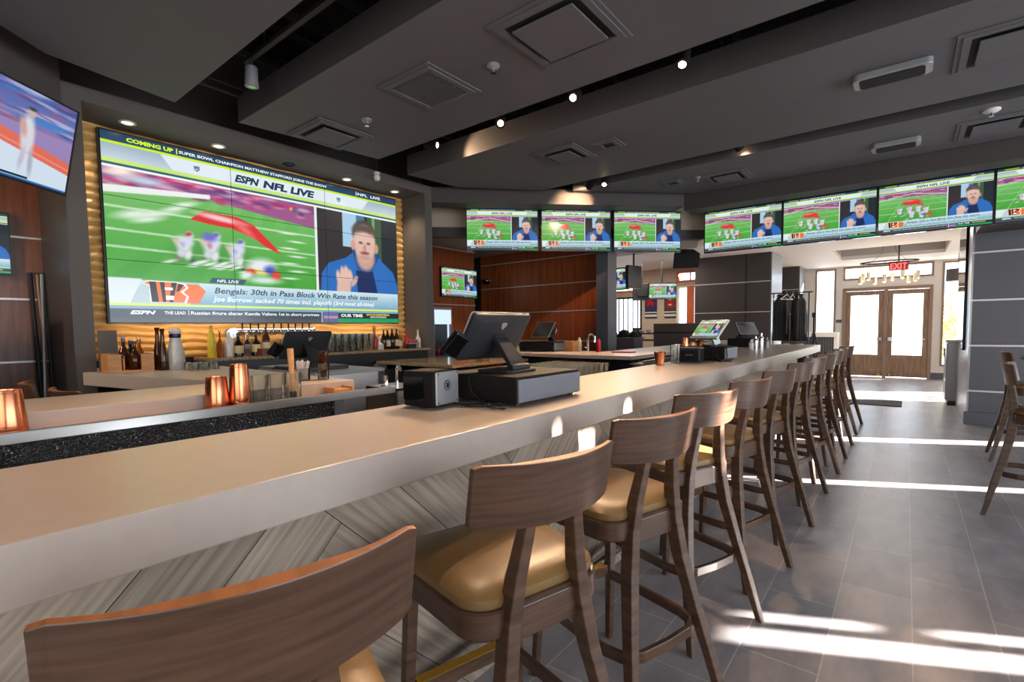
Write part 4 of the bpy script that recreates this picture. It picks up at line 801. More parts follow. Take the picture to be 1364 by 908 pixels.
for lab, pos, a in (('dark stool back between the leaning poles and the bar, left of two', (-4.1, .76, 0), R(-98)), ('dark stool back between the leaning poles and the bar, right of two', (-3.46, .80, 0), R(-86))):
    s_ = dup(base, pos, a, lab, 'stools on the far side of the L-shaped bar')
t = thing('high_table', 'round dark topped high table cut by the right picture edge', 'table', (1.25, 6.2, 0)); MB().lathe([(.44, 1.04), (.46, 1.05), (.46, 1.065), (.45, 1.07)], n=40).build('tabletop', K['slate2'], t, smooth=True); MB().cyl((0, 0, .02), (0, 0, 1.04), .035, n=16).build('column', K['blackp'], t, smooth=True); MB().lathe([(.26, 0), (.26, .012), (.05, .03)], n=32).build('base', K['blackp'], t, smooth=True)
t = thing('candle_holder', 'small dark dish on the round high table', 'dish', (.98, 6.1, 1.07)); MB().lathe([(.03, 0), (.055, .01), (.06, .02), (.05, .022)], n=18).build('dish', K['slate'], t, smooth=True)

# ------------------------------------------------------------------ order terminals
def cable(parent, pts, r=.004): return MB().tube(pts, r, 6).build('cable', K['blackp'], parent, smooth=True)
def cash_drawer(label, x0, x1, y0, y1, z, h, rz=0):
    t = thing('cash_drawer', label, 'cash drawer', ((x0 + x1) / 2, (y0 + y1) / 2, z), rz); a, b = (x1 - x0) / 2, (y1 - y0) / 2
    MB().box(-a, a - .004, -b, b, .012, h).build('case', K['drawer'], t, bevel=.004); MB().box(a - .004, a + .006, -b + .004, b - .004, .016, h - .012).build('end_plate', K['drawerf'], t, bevel=.002)
    MB().box(-a - .006, -a, -b + .01, b - .01, .02, h - .012).build('drawer', K['drawerf'], t, bevel=.002)
    for sx in (-1, 1):
        for sy in (-1, 1): MB().cyl((sx * (a - .03), sy * (b - .03), 0), (sx * (a - .03), sy * (b - .03), .012), .012, n=10).build('foot', K['blackp'], t)
    return t
def terminal(label, loc, rz, s=1.0, cust=True, live=False):
    # screen faces local -x, leaning back; we mostly see its casing
    t = thing('order_terminal', label, 'order terminal', loc, rz); t.scale = (s, s, s)
    MB().prism(rrect(-.10, .10, -.095, .095, .03), 0, .012).build('base', K['greyp'], t, bevel=.003)
    m = MB(); m.rail([(.07, 0, .012), (.045, 0, .045), (-.02, 0, .125), (-.055, 0, .16)], [(.11, .02), (.10, .022), (.085, .02), (.08, .02)], up=(1, 0, .3)); m.build('arm', K['greyp'], t, bevel=.004)
    MB().cyl((.065, -.06, .02), (.065, .06, .02), .017, n=16).build('hinge', K['blackp'], t, smooth=True)
    th = R(30); u = Vector((math.sin(th), 0, math.cos(th))); nrm = Vector((math.cos(th), 0, -math.sin(th))); c = Vector((-.065, .0, .152))
    Mx = Matrix((( nrm.x, 0, u.x), (0, 1, 0), (nrm.z, 0, u.z)))
    m = MB(); sec = lambda hw, hh, d, r: [tuple(c + nrm * d + Vector((0, a, 0)) + u * b) for a, b in rrect(-hw, hw, -hh, hh, r, 4)]
    m.loft([sec(.192, .110, -.012, .012), sec(.194, .112, -.006, .014), sec(.190, .108, .008, .014), sec(.15, .08, .022, .02)]); m.build('casing', K['greyp'], t, smooth=True)
    m = MB(); m.loft([sec(.178, .104, -.0135, .004), sec(.178, .104, -.0125, .004)]); m.build('screen', K['blackg'] if not live else K['ledg'], t)
    m = MB(); m.loft([sec(.194, .112, -.0135, .014), sec(.196, .114, -.010, .014), sec(.194, .112, -.006, .014)]); m.build('bezel', K['silverp'], t, smooth=True)
    m = MB(); m.obox(c + nrm * .024 + u * .01, (.014, .07, .02), Mx); m.build('mount_plate', K['blackp'], t, bevel=.002)
    m = MB(); q = c + nrm * .0235 + u * .062; m.loft([[tuple(q + nrm * d + Vector((0, a * k, 0)) + u * (b * k)) for a, b in ((-.018, .012), (-.010, .017), (.012, .017), (.02, .010), (.012, -.004), (0, -.018), (-.012, -.006))] for d, k in ((-.001, 1), (.0008, 1))]); m.build('emblem', K['silverp'], t)
    if cust:
        d = MB(); cc = c + Vector((-.01, -.235, -.03)); M2 = Matrix.Rotation(R(-25), 3, 'X') @ Matrix.Rotation(R(32), 3, 'Y'); d.obox(cc, (.02, .075, .10), M2); o = d.build('side_display', K['blackg'], t, bevel=.006); d = MB(); d.obox(cc - M2 @ Vector((.012, 0, 0)), (.008, .08, .105), M2); d.build('display_casing', K['greyp'], o, bevel=.003)
    return t
cash_drawer('long dark cash drawer on the near bar top under the order screen', -1.56, -1.145, 1.475, 1.93, 1.07, .115)
tm = terminal('large grey order screen seen from behind on the near cash drawer', (-1.345, 1.66, 1.185), 0)
t = thing('receipt_printer', 'small black printer with grey side and round emblem on the near bar top', 'printer', (-1.455, 1.325, 1.07), R(8))
m = MB(); m.loft([[(x, y, z) for x, y in rrect(-.085, .07, -.07, .075, .012)] for z in (.006, .142)]); m.build('body', K['drawer'], t, bevel=.006)
MB().box(.07, .078, -.066, .072, .012, .138).build('side_plate', K['silverp'], t, bevel=.004)
o = MB().cyl((.078, 0, .085), (.0795, 0, .085), .02, n=28).build('emblem', K['blackp'], t); MB().cyl((.0795, 0, .085), (.0803, 0, .085), .0165, n=28).build('ring', K['silverp'], o)
m = MB(); m.prism(rrect(-.009, .009, -.012, .010, .006), 0, .0008); o2 = m.build('letter_mark', K['blackp'], o, loc=(.0803, 0, .086), rot=(R(90), 0, R(90)))
MB().box(.0, .02, -.07, -.055, .0, .02).build('foot', K['blackp'], t); MB().box(-.08, .02, -.0735, -.069, .03, .12).build('window', K['blackg'], t)
for sy in (-.055, .06):
    for sz in (.022, .13): MB().cyl((.078, sy, sz), (.0795, sy, sz), .003, n=8).build('screw', K['blackp'], t)
t = thing('power_cable', 'tangle of black cables between the near printer and cash drawer', 'cable', (-1.25, 1.42, 1.074)); cable(t, [(-.12, -.06, .01), (-.05, -.04, 0), (.02, .0, .0), (.06, -.04, .002), (.09, .01, .004), (.04, .04, .006), (-.03, .02, .008), (-.08, .06, .03)]); cable(t, [(-.1, -.02, .0), (-.02, .05, .004), (.05, .03, .0), (.1, -.02, .0), (.06, -.06, .008), (0, -.03, .01)], .003); cable(t, [(-.14, .05, .10), (-.11, .03, .05), (-.06, .03, .01), (.02, -.01, .01)], .0035)
# second terminal on the steel cabinet
terminal('black order screen on the steel cabinet before the video wall', (-3.62, 2.06, 1.10), R(6), 1.05)
t = thing('cash_drawer', 'flat pale tray under the middle order screen', 'cash drawer', (-3.72, 2.12, 1.065)); MB().box(-.22, .2, -.2, .2, 0, .03).build('case', K['blackp'], t, bevel=.004); MB().box(-.44, -.22, -.22, .05, 0, .02).build('tray', K['slate'], t)
# third by the mahogany wall
cash_drawer('black cash drawer on the wing by the mahogany wall', -3.95, -3.45, 5.2, 5.5, 1.07, .12, R(0)); terminal('order screen and scanner on the wing by the mahogany wall', (-3.62, 5.32, 1.19), R(70), 1.0)
tag(MB().box(-.06, .06, -.06, .06, 0, .13).build('wooden_box', K['orange_wood'], loc=(-3.30, 5.36, 1.07), bevel=.004), 'honey coloured wooden box beside the cash drawer on the wing', 'box')
t = thing('receipt_printer', 'small black printer left of the cash drawer on the wing', 'printer', (-4.1, 5.35, 1.07)); MB().box(-.07, .07, -.08, .08, 0, .12).build('body', K['blackp'], t, bevel=.01); MB().box(-.05, .05, -.05, .0, .12, .125).build('paper_slot', K['silverp'], t)
# fourth, on the long bar further down: screen turned so its picture shows
cash_drawer('black cash drawer on the long bar by the coat stand end', -1.56, -1.2, 4.42, 4.80, 1.07, .12)
t = thing('receipt_printer', 'black printer with worn face further down the long bar', 'printer', (-1.42, 4.24, 1.07), R(5)); MB().box(-.085, .085, -.08, .1, 0, .12).build('body', K['blackp'], t, bevel=.008); MB().box(-.075, .075, -.086, -.08, .015, .1).build('front_plate', K['drawer'], t, bevel=.004); MB().box(-.03, .03, -.088, -.084, .06, .065).build('paper_slot', K['silverp'], t)
t = thing('order_terminal', 'order screen showing a football picture further down the long bar', 'order terminal', (-1.36, 4.62, 1.19), R(-35))
MB().box(-.09, .09, -.09, .09, 0, .012).build('base', K['greyp'], t, bevel=.003); m = MB(); m.rail([(0, .05, .012), (0, .03, .06), (0, -.02, .13)], (.07, .025), up=(1, 0, 0)); m.build('arm', K['silverp'], t, bevel=.003)
sm = small.copy(); sm.transform(Matrix.Scale(.33 / TW, 4)); s_ = bpy.data.objects.new('screen', sm); COL.objects.link(s_); s_.parent = t; s_.location = (0, -.045, .155); s_.rotation_euler = (R(-38), 0, 0)
b = MB().box(-.18, .18, .002, .02, -.105, .105).build('casing', K['silverp'], t, bevel=.004); b.location = (0, -.045, .155); b.rotation_euler = (R(-38), 0, 0)
t = thing('power_cable', 'black cables hanging over the farther cash drawer', 'cable', (-1.2, 4.4, 1.07)); cable(t, [(-.1, .1, .12), (.02, .0, .11), (.03, -.02, .03), (.0, -.08, .004), (-.06, -.02, .004), (.05, -.03, .003)], .005); cable(t, [(-.15, .05, .1), (-.05, -.03, .05), (-.02, -.06, .004), (.06, .0, .004)], .004)
# fifth at the far end of the bar
cash_drawer('black cash drawer at the far inner corner near the coat stand', -2.0, -1.68, 7.5, 7.95, 1.07, .12); tt = terminal('slim pale order screen at the far inner corner near the coat stand', (-1.85, 7.75, 1.19), R(150), .9, cust=False)
tag(MB().box(-1.95, -1.7, 7.4, 8.05, 0, .97).build('flap_cabinet', K['drawer']), 'dark cabinet under the small quartz shelf at the far bar end', 'cabinet')
tag(MB().box(-2.02, -1.585, 7.35, 8.1, .971, 1.068).build('bar_flap', K['quartz'], bevel=.003), 'small quartz shelf joining the far corner order screen to the bar', 'countertop')

# ------------------------------------------------------------------ bar ware
def shaker(label, x, y, z, r0, r1, h, group='copper shakers', n=28):
    t = thing('cocktail_shaker', label, 'shaker', (x, y, z), 0, group); MB().lathe([(r0 * .97, 0), (r0, .004), (r0 * .97, h * .22), (r1 * 1.02, h * .985), (r1, h), (r1 * .94, h), (r1 * .93, h * .97), (.001, h * .96)], n=n).build('cup', K['copper'], t, smooth=True)
    MB().lathe([(r1 * 1.03, h * .93), (r1 * 1.045, h * .94), (r1 * 1.03, h * .95)], n=n, cap=False).build('band', K['copper'], t, smooth=True); return t
shaker('wide copper shaker at the left edge on the drink rail', -2.60, .27, 1.0, .056, .042, .165); shaker('short copper shaker left of the tall one on the drink rail', -2.59, .98, 1.0, .055, .043, .155); shaker('tall copper shaker beside the crystal mixing glasses', -2.565, 1.075, 1.0, .05, .04, .21)
shaker('copper cup standing on the long bar beyond the glass rack', -1.50, 3.75, 1.07, .034, .045, .105); shaker('tall copper shaker on the far drink rail', -2.12, 6.1, 1.03, .045, .034, .2); shaker('narrow copper shaker right of the tall one on the far drink rail', -2.12, 6.35, 1.03, .04, .03, .14); shaker('small copper cup on the farther cash drawer', -1.45, 4.55, 1.19, .03, .04, .06)
for k in range(3):
    t = thing('mixing_glass', ['crystal mixing glass nearest the tall copper shaker', 'middle crystal mixing glass on the drink rail', 'crystal mixing glass holding the wooden muddler'][k], 'glass', (-2.568, 1.172 + .088 * k, 1.0), 0, 'crystal mixing glasses')
    n = 36; m = MB(); rg = lambda r, z, cut: [(r * (1 - cut * (i % 2)) * math.cos(2 * math.pi * i / n), r * (1 - cut * (i % 2)) * math.sin(2 * math.pi * i / n), z) for i in range(n)]
    m.loft([rg(.038, 0, 0), rg(.041, .006, .05), rg(.041, .03, .05), rg(.041, .031, 0), rg(.041, .06, .05), rg(.041, .085, .05), rg(.041, .086, 0), rg(.041, .148, 0), rg(.038, .148, 0), rg(.037, .012, 0)]); m.build('tumbler', K['glassw'], t)
    if k < 2: m = MB(); m.lathe([(.03, .001), (.03, .004)], n=12); m.build('coaster', K['paper'], t)
t = thing('muddler', 'wooden muddler leaning in the last crystal mixing glass', 'muddler', (-2.568, 1.348, 1.016)); m = MB(); m.tube([(0, 0, 0.03), (0, -.004, .12), (.002, -.01, .26)], [.015, .014, .0165], 14); m.build('handle', K['orange_wood'], t, smooth=True); MB().cyl((0, 0, 0), (0, 0, .032), .017, n=14).build('tip', K['drawer'], t, smooth=True)
def tumbler(label, x, y, z, r, h, group=None, n=18):
    t = thing('glass_tumbler', label, 'glass', (x, y, z), 0, group); MB().lathe([(r * .86, 0), (r * .9, .003), (r, h), (r * .95, h), (r * .84, .008)], n=n).build('cup', K['glassw'], t, smooth=True); return t
tumbler('glass tumbler full of pale straws at the corner of the L-shaped bar', -2.86, 1.56, 1.07, .05, .075); tumbler('glass tumbler full of dark straws at the corner of the L-shaped bar', -2.80, 1.665, 1.07, .036, .10)
def straws(label, x, y, z, r, h, n, k, seed):
    rnd = random.Random(seed); t = thing('drinking_straws', label, 'straws', (x, y, z), 0); t['kind'] = 'stuff'; m = MB()
    for i in range(n):
        a = rnd.uniform(0, 6.28); q = r * math.sqrt(rnd.random()); a2 = a + rnd.uniform(-.5, .5); m.cyl((q * .6 * math.cos(a), q * .6 * math.sin(a), .01), (q * 1.25 * math.cos(a2), q * 1.25 * math.sin(a2), h * rnd.uniform(.9, 1.05)), .0032, n=6)
    m.build('straw_bundle', K[k], t); return t
straws('bundle of white paper straws in a glass', -2.86, 1.56, 1.075, .038, .115, 34, 'paper', 1); straws('bundle of dark straws in a glass', -2.80, 1.665, 1.075, .026, .165, 26, 'brownglass', 2)
t = thing('napkin_caddy', 'small honey wood napkin caddy on the drink rail', 'caddy', (-2.57, 1.62, 1.0)); MB().box(-.05, .05, -.06, .06, 0, .012).build('base', K['orange_wood'], t, bevel=.002); MB().box(-.05, .05, -.06, -.052, .012, .045).build('side', K['orange_wood'], t); MB().box(-.05, .05, .052, .06, .012, .045).build('side', K['orange_wood'], t); MB().box(-.046, .046, -.05, .05, .012, .032).build('napkins', K['orange_wood'], t)
# ---- bottles
def bottle(label, x, y, z, h, r, glass='brownglass', lab=None, cap='blackp', shoulder=.62, neck=.3, sq=False, group='bottles under the video wall'):
    t = thing('bottle', label, 'bottle', (x, y, z), random.uniform(0, .6), group); nr = r * neck; n = 4 if sq else 18
    pr = [(r * .92, 0), (r, h * .02), (r, h * shoulder * .92), (r * .86, h * shoulder), (nr * 1.5, h * (shoulder + .12)), (nr, h * (shoulder + .18)), (nr, h * .93)]
    o = MB().lathe(pr, n=n).build('glass_body', K[glass], t, smooth=not sq, bevel=.004 if sq else 0)
    if lab: MB().lathe([(r * 1.012, h * .14), (r * 1.012, h * .46)], n=n, cap=False).build('paper_label', K[lab], t, smooth=not sq)
    MB().cyl((0, 0, h * .93), (0, 0, h), nr * 1.15, n=12).build('cap', K[cap], t, smooth=True); return t
Zs = 1.13; XS = -5.12
spec = [('amber whiskey bottle right of the painted ceramic bottle', 1.985, .26, .036, 'amber', 'amber', 'copper', .5, .28, True), ('tall honey yellow bottle left of the amber whiskey', 1.91, .30, .034, 'yellowj', None, 'orange_wood', .7, .35, False), ('white ceramic bottle between amber and black bottles', 2.065, .235, .042, 'whitec', None, 'whitec', .7, .25, False),
        ('dark bottle with cream label at the left of the shelf', 2.15, .225, .044, 'darkglass', 'label', 'blackp', .55, .3, False), ('brown decanter bottle beside the mahogany box', 2.235, .225, .04, 'brownglass', None, 'copper', .55, .3, True), ('black round shouldered bottle left of the mahogany box', 2.32, .24, .046, 'darkglass', 'label', 'blackp', .5, .28, False), ('tall brown bottle standing behind the mahogany box', 2.42, .28, .038, 'brownglass', 'label', 'blackp', .66, .3, False),
        ('small bottle with cream label right of the mahogany box', 2.57, .17, .032, 'amber', 'label', 'label', .55, .3, False), ('tiny clear bottle beside the candle jars', 2.66, .16, .022, 'glass', None, 'label', .5, .4, False), ('pink capped white bottle near the middle order screen', 2.83, .15, .034, 'whitec', None, 'redl', .75, .4, False)]
for lab, y, h, r, gl, lb, cp, sh, nk, sq in spec: bottle(lab, XS, y, Zs, h, r, gl, lb, cp, sh, nk, sq)
spec = [('red-orange pointed bottle at the left of the right-hand bottle group', 3.86, .29, .045, 'amber', 'redl', 'orange_wood', .45, .35), ('round clear decanter in front of the pointed bottle', 3.93, .17, .055, 'whitec', None, 'orange_wood', .4, .3), ('black necked bottle behind the round decanter', 4.0, .25, .035, 'darkglass', None, 'redl', .6, .3), ('wine bottle with large cream label beside the round decanter', 4.06, .24, .036, 'darkglass', 'label', 'blackp', .62, .33),
        ('plain black wine bottle in the right-hand group', 4.13, .25, .036, 'darkglass', None, 'blackp', .62, .33), ('second cream labelled bottle in the right-hand group', 4.20, .25, .036, 'brownglass', 'label', 'blackp', .6, .33), ('clear bottle with red drink in the right-hand group', 4.26, .21, .036, 'glass', 'label', 'redl', .6, .36)]
for lab, y, h, r, gl, lb, cp, sh, nk in spec: bottle(lab, XS, y - .12, Zs, h, r, gl, lb, cp, sh, nk, group='right-hand bottle group under the video wall')
bottle('slim red bottle with cross shaped front', XS + .04, 4.21, Zs, .2, .026, 'redl', None, 'redl', .7, .4); bottle('clear bottle of yellow mixer at the right end of the shelf', XS, 4.44, Zs, .24, .036, 'whitec', None, 'label', .5, .35, group='right-hand bottle group under the video wall')
t = thing('garnish_tray', 'steel garnish caddy at the right end of the bottle shelf', 'tray', (XS, 4.33, Zs)); MB().box(-.06, .06, -.07, .07, 0, .07).build('tray', K['steel'], t, bevel=.003); MB().box(-.05, .05, -.06, .06, .07, .11).build('fruit', K['pink'], t, bevel=.01); 
t = thing('garnish_tray', 'black straw caddy beside the steel garnish caddy', 'tray', (XS + .03, 4.2 + .02, Zs)); MB().box(.06, .12, -.06, .06, 0, .055).build('tray', K['blackp'], t, bevel=.003); MB().box(.065, .115, -.05, .05, .055, .06).build('rim', K['silverp'], t)
t = thing('gift_box', 'mahogany box with small goblet emblem on the bottle shelf', 'box', (XS + .11, 2.40, Zs)); MB().box(-.05, .05, -.10, .10, 0, .07).build('box', K['mahbox'], t, bevel=.003); MB().lathe([(.001, 0), (.012, .012), (.014, .026)], n=10).build('emblem', K['label'], t, loc=(.052, -.02, .02)); MB().box(-.051, .051, -.101, .101, .045, .048).build('lid_line', K['drawer'], t)
for k in range(4):
    y = 2.52 + .09 * k; t = thing('candle_jar', ['flat cream coaster jar right of the mahogany box', 'second low jar on the bottle shelf from the mahogany box', 'third low jar on the bottle shelf from the mahogany box', 'fourth low jar on the bottle shelf from the mahogany box'][k], 'jar', (XS + .12, y, Zs), 0, 'low jars on the bottle shelf'); MB().lathe([(.035, 0), (.038, .03), (.034, .04)], n=16).build('jar', K['whitec'], t, smooth=True)
# crate with menus and bottles at the left end of the L-shaped top
t = thing('wooden_crate', 'honey wood caddy box at the left end of the L-shaped bar', 'crate', (-4.76, 1.17, 1.07), R(-6))
m = MB(); m.box(-.19, .19, -.14, -.13, 0, .14); m.box(-.19, .19, .13, .14, 0, .14); m.box(-.19, -.18, -.13, .13, 0, .14); m.box(.18, .19, -.13, -.06, 0, .14); m.box(.18, .19, .06, .13, 0, .14); m.box(.18, .19, -.06, .06, 0, .02); m.box(-.18, .18, -.13, .13, 0, .01); m.box(-.18, .18, -.05, -.04, .01, .11); m.build('box', K['orange_wood'], t)
for k in range(4): tag(MB().box(-.034, .034, -.034, .034, 0, .12).build('spice_jar', K['blackg'], loc=(-4.89 + .076 * k, 1.085 - .008 * k, 1.082), rot=(0, 0, R(-6)), bevel=.004), 'black capped jar in the front row of the wooden caddy, ' + ['farthest left', 'second', 'third', 'nearest the front'][k], 'jar', 'black jars in the wooden caddy')
tag(MB().box(-.01, .01, -.06, .06, 0, .32).build('menu', K['taupe'], loc=(-4.96, 1.10, 1.07), rot=(0, R(-3), R(-10))), 'upright brown menu card behind the wooden caddy', 'menu')
for k, (x, y, h, g_, c_) in enumerate(((-4.64, 1.19, .22, 'brownglass', 'blackp'), (-4.72, 1.24, .25, 'amber', 'label'), (-4.86, 1.22, .24, 'darkglass', 'whitec'), (-4.80, 1.16, .26, 'brownglass', 'silverp'))):
    bottle('small bitters bottle in the wooden caddy, ' + ['front left with black cap', 'back one with cream cap', 'front right with white cap', 'back one with silver cap'][k], x, y, 1.085, h, .034, g_, None, c_, .55, .35, group='bitters bottles in the wooden caddy')
def vase(label, x, y, h): t = thing('glass_vase', label, 'vase', (x, y, 1.07)); MB().lathe([(.034, 0), (.038, .01), (.034, h * .3), (.016, h * .66), (.013, h * .9), (.019, h), (.016, h)], n=18).build('body', K['brownglass'], t, smooth=True); return t
vase('slim brown glass carafe right of the wooden caddy, front one', -4.64, 1.375, .33); vase('slim brown glass carafe behind the front one', -4.74, 1.37, .34)
t = thing('ceramic_bottle', 'tall painted white ceramic bottle with cobalt collar', 'bottle', (-4.66, 1.47, 1.07)); t.scale = (1.1, 1.1, 1.1); MB().lathe([(.055, 0), (.06, .02), (.056, .12), (.036, .22), (.034, .235)], n=22).build('body', K['whitec'], t, smooth=True); MB().lathe([(.036, .232), (.04, .245), (.036, .262)], n=22).build('collar', K['cobalt'], t, smooth=True); MB().lathe([(.034, .262), (.042, .28), (.034, .30), (.01, .305)], n=18).build('stopper', K['whitec'], t, smooth=True)
for k in range(9): tumbler('small shot glass in the row beyond the wooden caddy', -4.70 + .02 * (k % 3), 1.58 + .0 * k, 1.07, .024, .06, 'shot glasses on the L-shaped bar', 14).location = (-4.50 + .075 * (k // 3), 1.50 + .075 * (k % 3), 1.07)
# beer tower
t = thing('beer_tap_tower', 'chrome beer tower with round logo disc and row of taps', 'beer tap', (-5.33, 2.62, Zs)); MB().cyl((0, -.42, .24), (0, .42, .24), .035, n=20).build('crossbar', K['chrome'], t, smooth=True)
for y in (-.3, .3): MB().cyl((0, y, 0), (0, y, .24), .03, n=18).build('column', K['chrome'], t, smooth=True)
for s in (-1, 1): MB().lathe([(.02, -.02), (.045, -.01), (.045, .01), (.02, .02)], n=18).build('end_cap', K['chrome'], t, loc=(0, s * .43, .24), rot=(R(90), 0, 0), smooth=True)
for k in range(10):
    y = -.36 + .08 * k; f_ = MB().tube([(.03, y, .24), (.07, y, .24), (.08, y, .20)], .009, 8).build('faucet', K['chrome'], t, smooth=True); MB().cyl((.055, y, .25), (.06, y, .33), .007, .010, n=8).build('handle', K['blackp'], f_, smooth=True)
m = MB(); m.lathe([(.05, 0), (.06, .004), (.05, .012)], n=24); m.build('logo_disc', K['steel'], t, loc=(.04, -.46, .22), rot=(0, R(90), 0), smooth=True)
# upright glassware racks
def glassrows(lab, x, y, z, nx, ny, d, r, h, group, jit=0):
    t0 = tumbler(lab, x, y, z, r, h, group, 12); rnd = random.Random(9)
    for i in range(nx):
        for j in range(ny):
            p = (x + i * d + rnd.uniform(-jit, jit), y + j * d + rnd.uniform(-jit, jit), z)
            if i == j == 0: t0.location = p
            else: dup(t0, p)
glassrows('clear beer glass in the block of glasses under the video wall', -5.3, 3.10, Zs, 4, 7, .09, .038, .2, 'beer glasses under the video wall')
t = thing('glass_rack', 'black wire rack of clean glasses behind the long bar', 'rack', (-2.62, 4.0, .86)); m = MB()
for x in (-.36, 0, .36): m.cyl((x, -.5, .0), (x, .6, .0), .008, n=6)
for y in (-.5, .6): m.cyl((-.36, y, 0), (.36, y, 0), .008, n=6)
m.build('wire_shelf', K['steel'], t)
for sx in (-.36, .36):
    for sy in (-.5, .6): MB().cyl((sx, sy, -.86), (sx, sy, 0), .012, n=8).build('leg', K['blackp'], t)
glassrows('clean glass on the wire rack behind the long bar', -2.92, 3.56, .868, 7, 10, .098, .04, .15, 'clean glasses on the wire rack', .006)
t = thing('sink_tap', 'tall chrome spray tap by the mahogany wall', 'tap', (-3.05, 5.35, 1.07)); MB().tube([(0, 0, 0), (0, 0, .17), (.02, 0, .21), (.06, 0, .22), (.09, 0, .19), (.09, 0, .12)], .014, 10).build('spout', K['chrome'], t, smooth=True); MB().cyl((0, -.02, .05), (0, -.07, .06), .008, n=8).build('handle', K['chrome'], t)
bottle('red squeeze bottle beside the chrome spray tap', -2.92, 5.38, 1.07, .16, .028, 'redl', None, 'redl', .8, .4, group='bottles on the wing'); bottle('cream bottle left of the chrome spray tap', -3.16, 5.33, 1.07, .18, .028, 'label', None, 'whitec', .75, .4, group='bottles on the wing')
tag(MB().prism([(-.04, 0), (.04, 0), (.0, .12)], -.004, .004).build('folded_card', K['label'], loc=(-3.95, 5.1, 1.07), rot=(R(90), 0, 0)), 'small pale triangular card before the cash drawer on the wing', 'card')
tag(MB().box(-.12, .12, -.08, .08, 0, .012).build('paper_stack', K['pink'], loc=(-2.6, 5.4, 1.07), bevel=.002), 'flat pink towel lying on the far quartz top', 'towel')
t = thing('serving_tray', 'white plastic tray with copper cup behind the near cash drawer', 'tray', (-2.42, 3.0, .9)); MB().prism(rrect(-.22, .2, -.1, .12, .03), 0, .02).build('tray', K['paper'], t, bevel=.004); 
tag(MB().box(-.3, .3, -.16, .16, 0, .9).build('ice_well', K['steel'], loc=(-2.42, 3.0, 0), bevel=.01), 'steel ice well under the white tray', 'ice well')
shaker('small copper cup on the white tray', -2.36, 3.06, .92, .03, .04, .06)
for k in range(5): tumbler(['clear mixing glass on the far drink rail, leftmost', 'clear glass right of the copper shakers on the far rail', 'clear glass beside the farther printer, left', 'clear glass beside the farther printer, right', 'clear glass at the far end of the far rail'][k], (-2.12, -2.12, -1.5, -1.5, -2.12)[k], (5.85, 6.75, 4.05, 4.12, 7.2)[k], (1.03, 1.03, 1.07, 1.07, 1.03)[k], (.045, .04, .03, .03, .04)[k], (.13, .1, .15, .15, .1)[k])
for k, (x, y, h, mm) in enumerate(((-1.52, 7.0, .16, 'chrome'), (-1.48, 7.12, .2, 'chrome'), (-1.44, 7.26, .14, 'silverp'), (-1.55, 6.9, .12, 'paper'))):
    t = thing('condiment_bottle', ['chrome shaker bottle at the far end of the long bar, left', 'tallest chrome shaker bottle at the far end of the long bar', 'short silver bottle at the far end of the long bar', 'white napkin block at the far end of the long bar'][k], 'bottle', (x, y, 1.07)); MB().lathe([(.03, 0), (.03, h * .7), (.012, h * .8), (.012, h)], n=14).build('body', K[mm], t, smooth=True); MB().lathe([(.031, h * .66), (.031, h * .7)], n=14, cap=False).build('band', K['blackp'], t)
t = thing('glass_stack', 'pile of tan cork coasters below the copper cup', 'coasters', (-1.95, 4.25, .86))
for k in range(6): MB().lathe([(.05, 0), (.05, .006)], (.012 * math.sin(k * 2), .15 * (k % 3) + .012 * math.cos(k), .008 * (k // 3)), n=16).build('coaster', K['orange_wood'], t)
tag(MB().box(-.14, .14, -.25, .35, 0, .86).build('bar_cabinet', K['blacktex'], loc=(-1.95, 4.3, 0), bevel=.004), 'low dark cabinet behind the long bar under the coasters', 'cabinet')
# bar fridge beyond the niche
t = thing('bottle_fridge', 'lit glass-front bottle fridge beyond the video wall', 'fridge', (-6.05, 5.60, .9)); m = MB(); m.box(-.2, .2, -.2, -.18, 0, .82); m.box(-.2, .2, .18, .2, 0, .82); m.box(-.2, -.18, -.18, .18, 0, .82); m.box(-.18, .2, -.18, .18, 0, .04); m.box(-.18, .2, -.18, .18, .78, .82); m.build('cabinet', K['silverp'], t)
MB().box(.2, .206, -.18, .18, .55, .78).build('header_sign', K['led'], t); MB().box(.14, .16, .155, .172, .05, .55).build('light_strip', K['led'], t); MB().box(-.17, .18, -.17, .17, .28, .285).build('shelf', K['glass'], t)
for k in range(5): bottle('small bottle inside the lit fridge', -6.03, 5.47 + .065 * k, .945, .2, .024, ['amber', 'whitec', 'brownglass', 'redl', 'cobalt'][k], None, 'blackp', group='bottles in the lit fridge')['label'] = ['amber', 'white', 'brown', 'red', 'blue'][k] + ' bottle standing inside the lit fridge'
tag(MB().box(-6.3, -5.5, 4.75, 6.1, .86, .9).build('bar_countertop', K['slate'], bevel=.003), 'dark counter under the lit fridge beyond the video wall', 'countertop'); tag(MB().box(-6.28, -5.55, 4.8, 6.05, 0, .858).build('counter_cabinet', K['deck']), 'dark cabinet under the fridge counter', 'cabinet')
t = thing('notice_board', 'small black framed panel on the mahogany wall above the fridge counter', 'panel', (-6.28, 6.0, 1.52), R(90)); MB().box(-.12, .12, -.015, .01, -.16, .16).build('frame', K['blackp'], t, bevel=.003); MB().box(-.1, .1, -.018, -.015, -.14, .14).build('panel', K['deck'], t)
for k in range(4): tumbler(['stem glass beside the lit fridge, left', 'purple tinted glass beside the lit fridge', 'glass beside the lit fridge, right of centre', 'glass at the right of the fridge counter'][k], -5.75, 5.66 + .1 * k, .9, .035, .16)

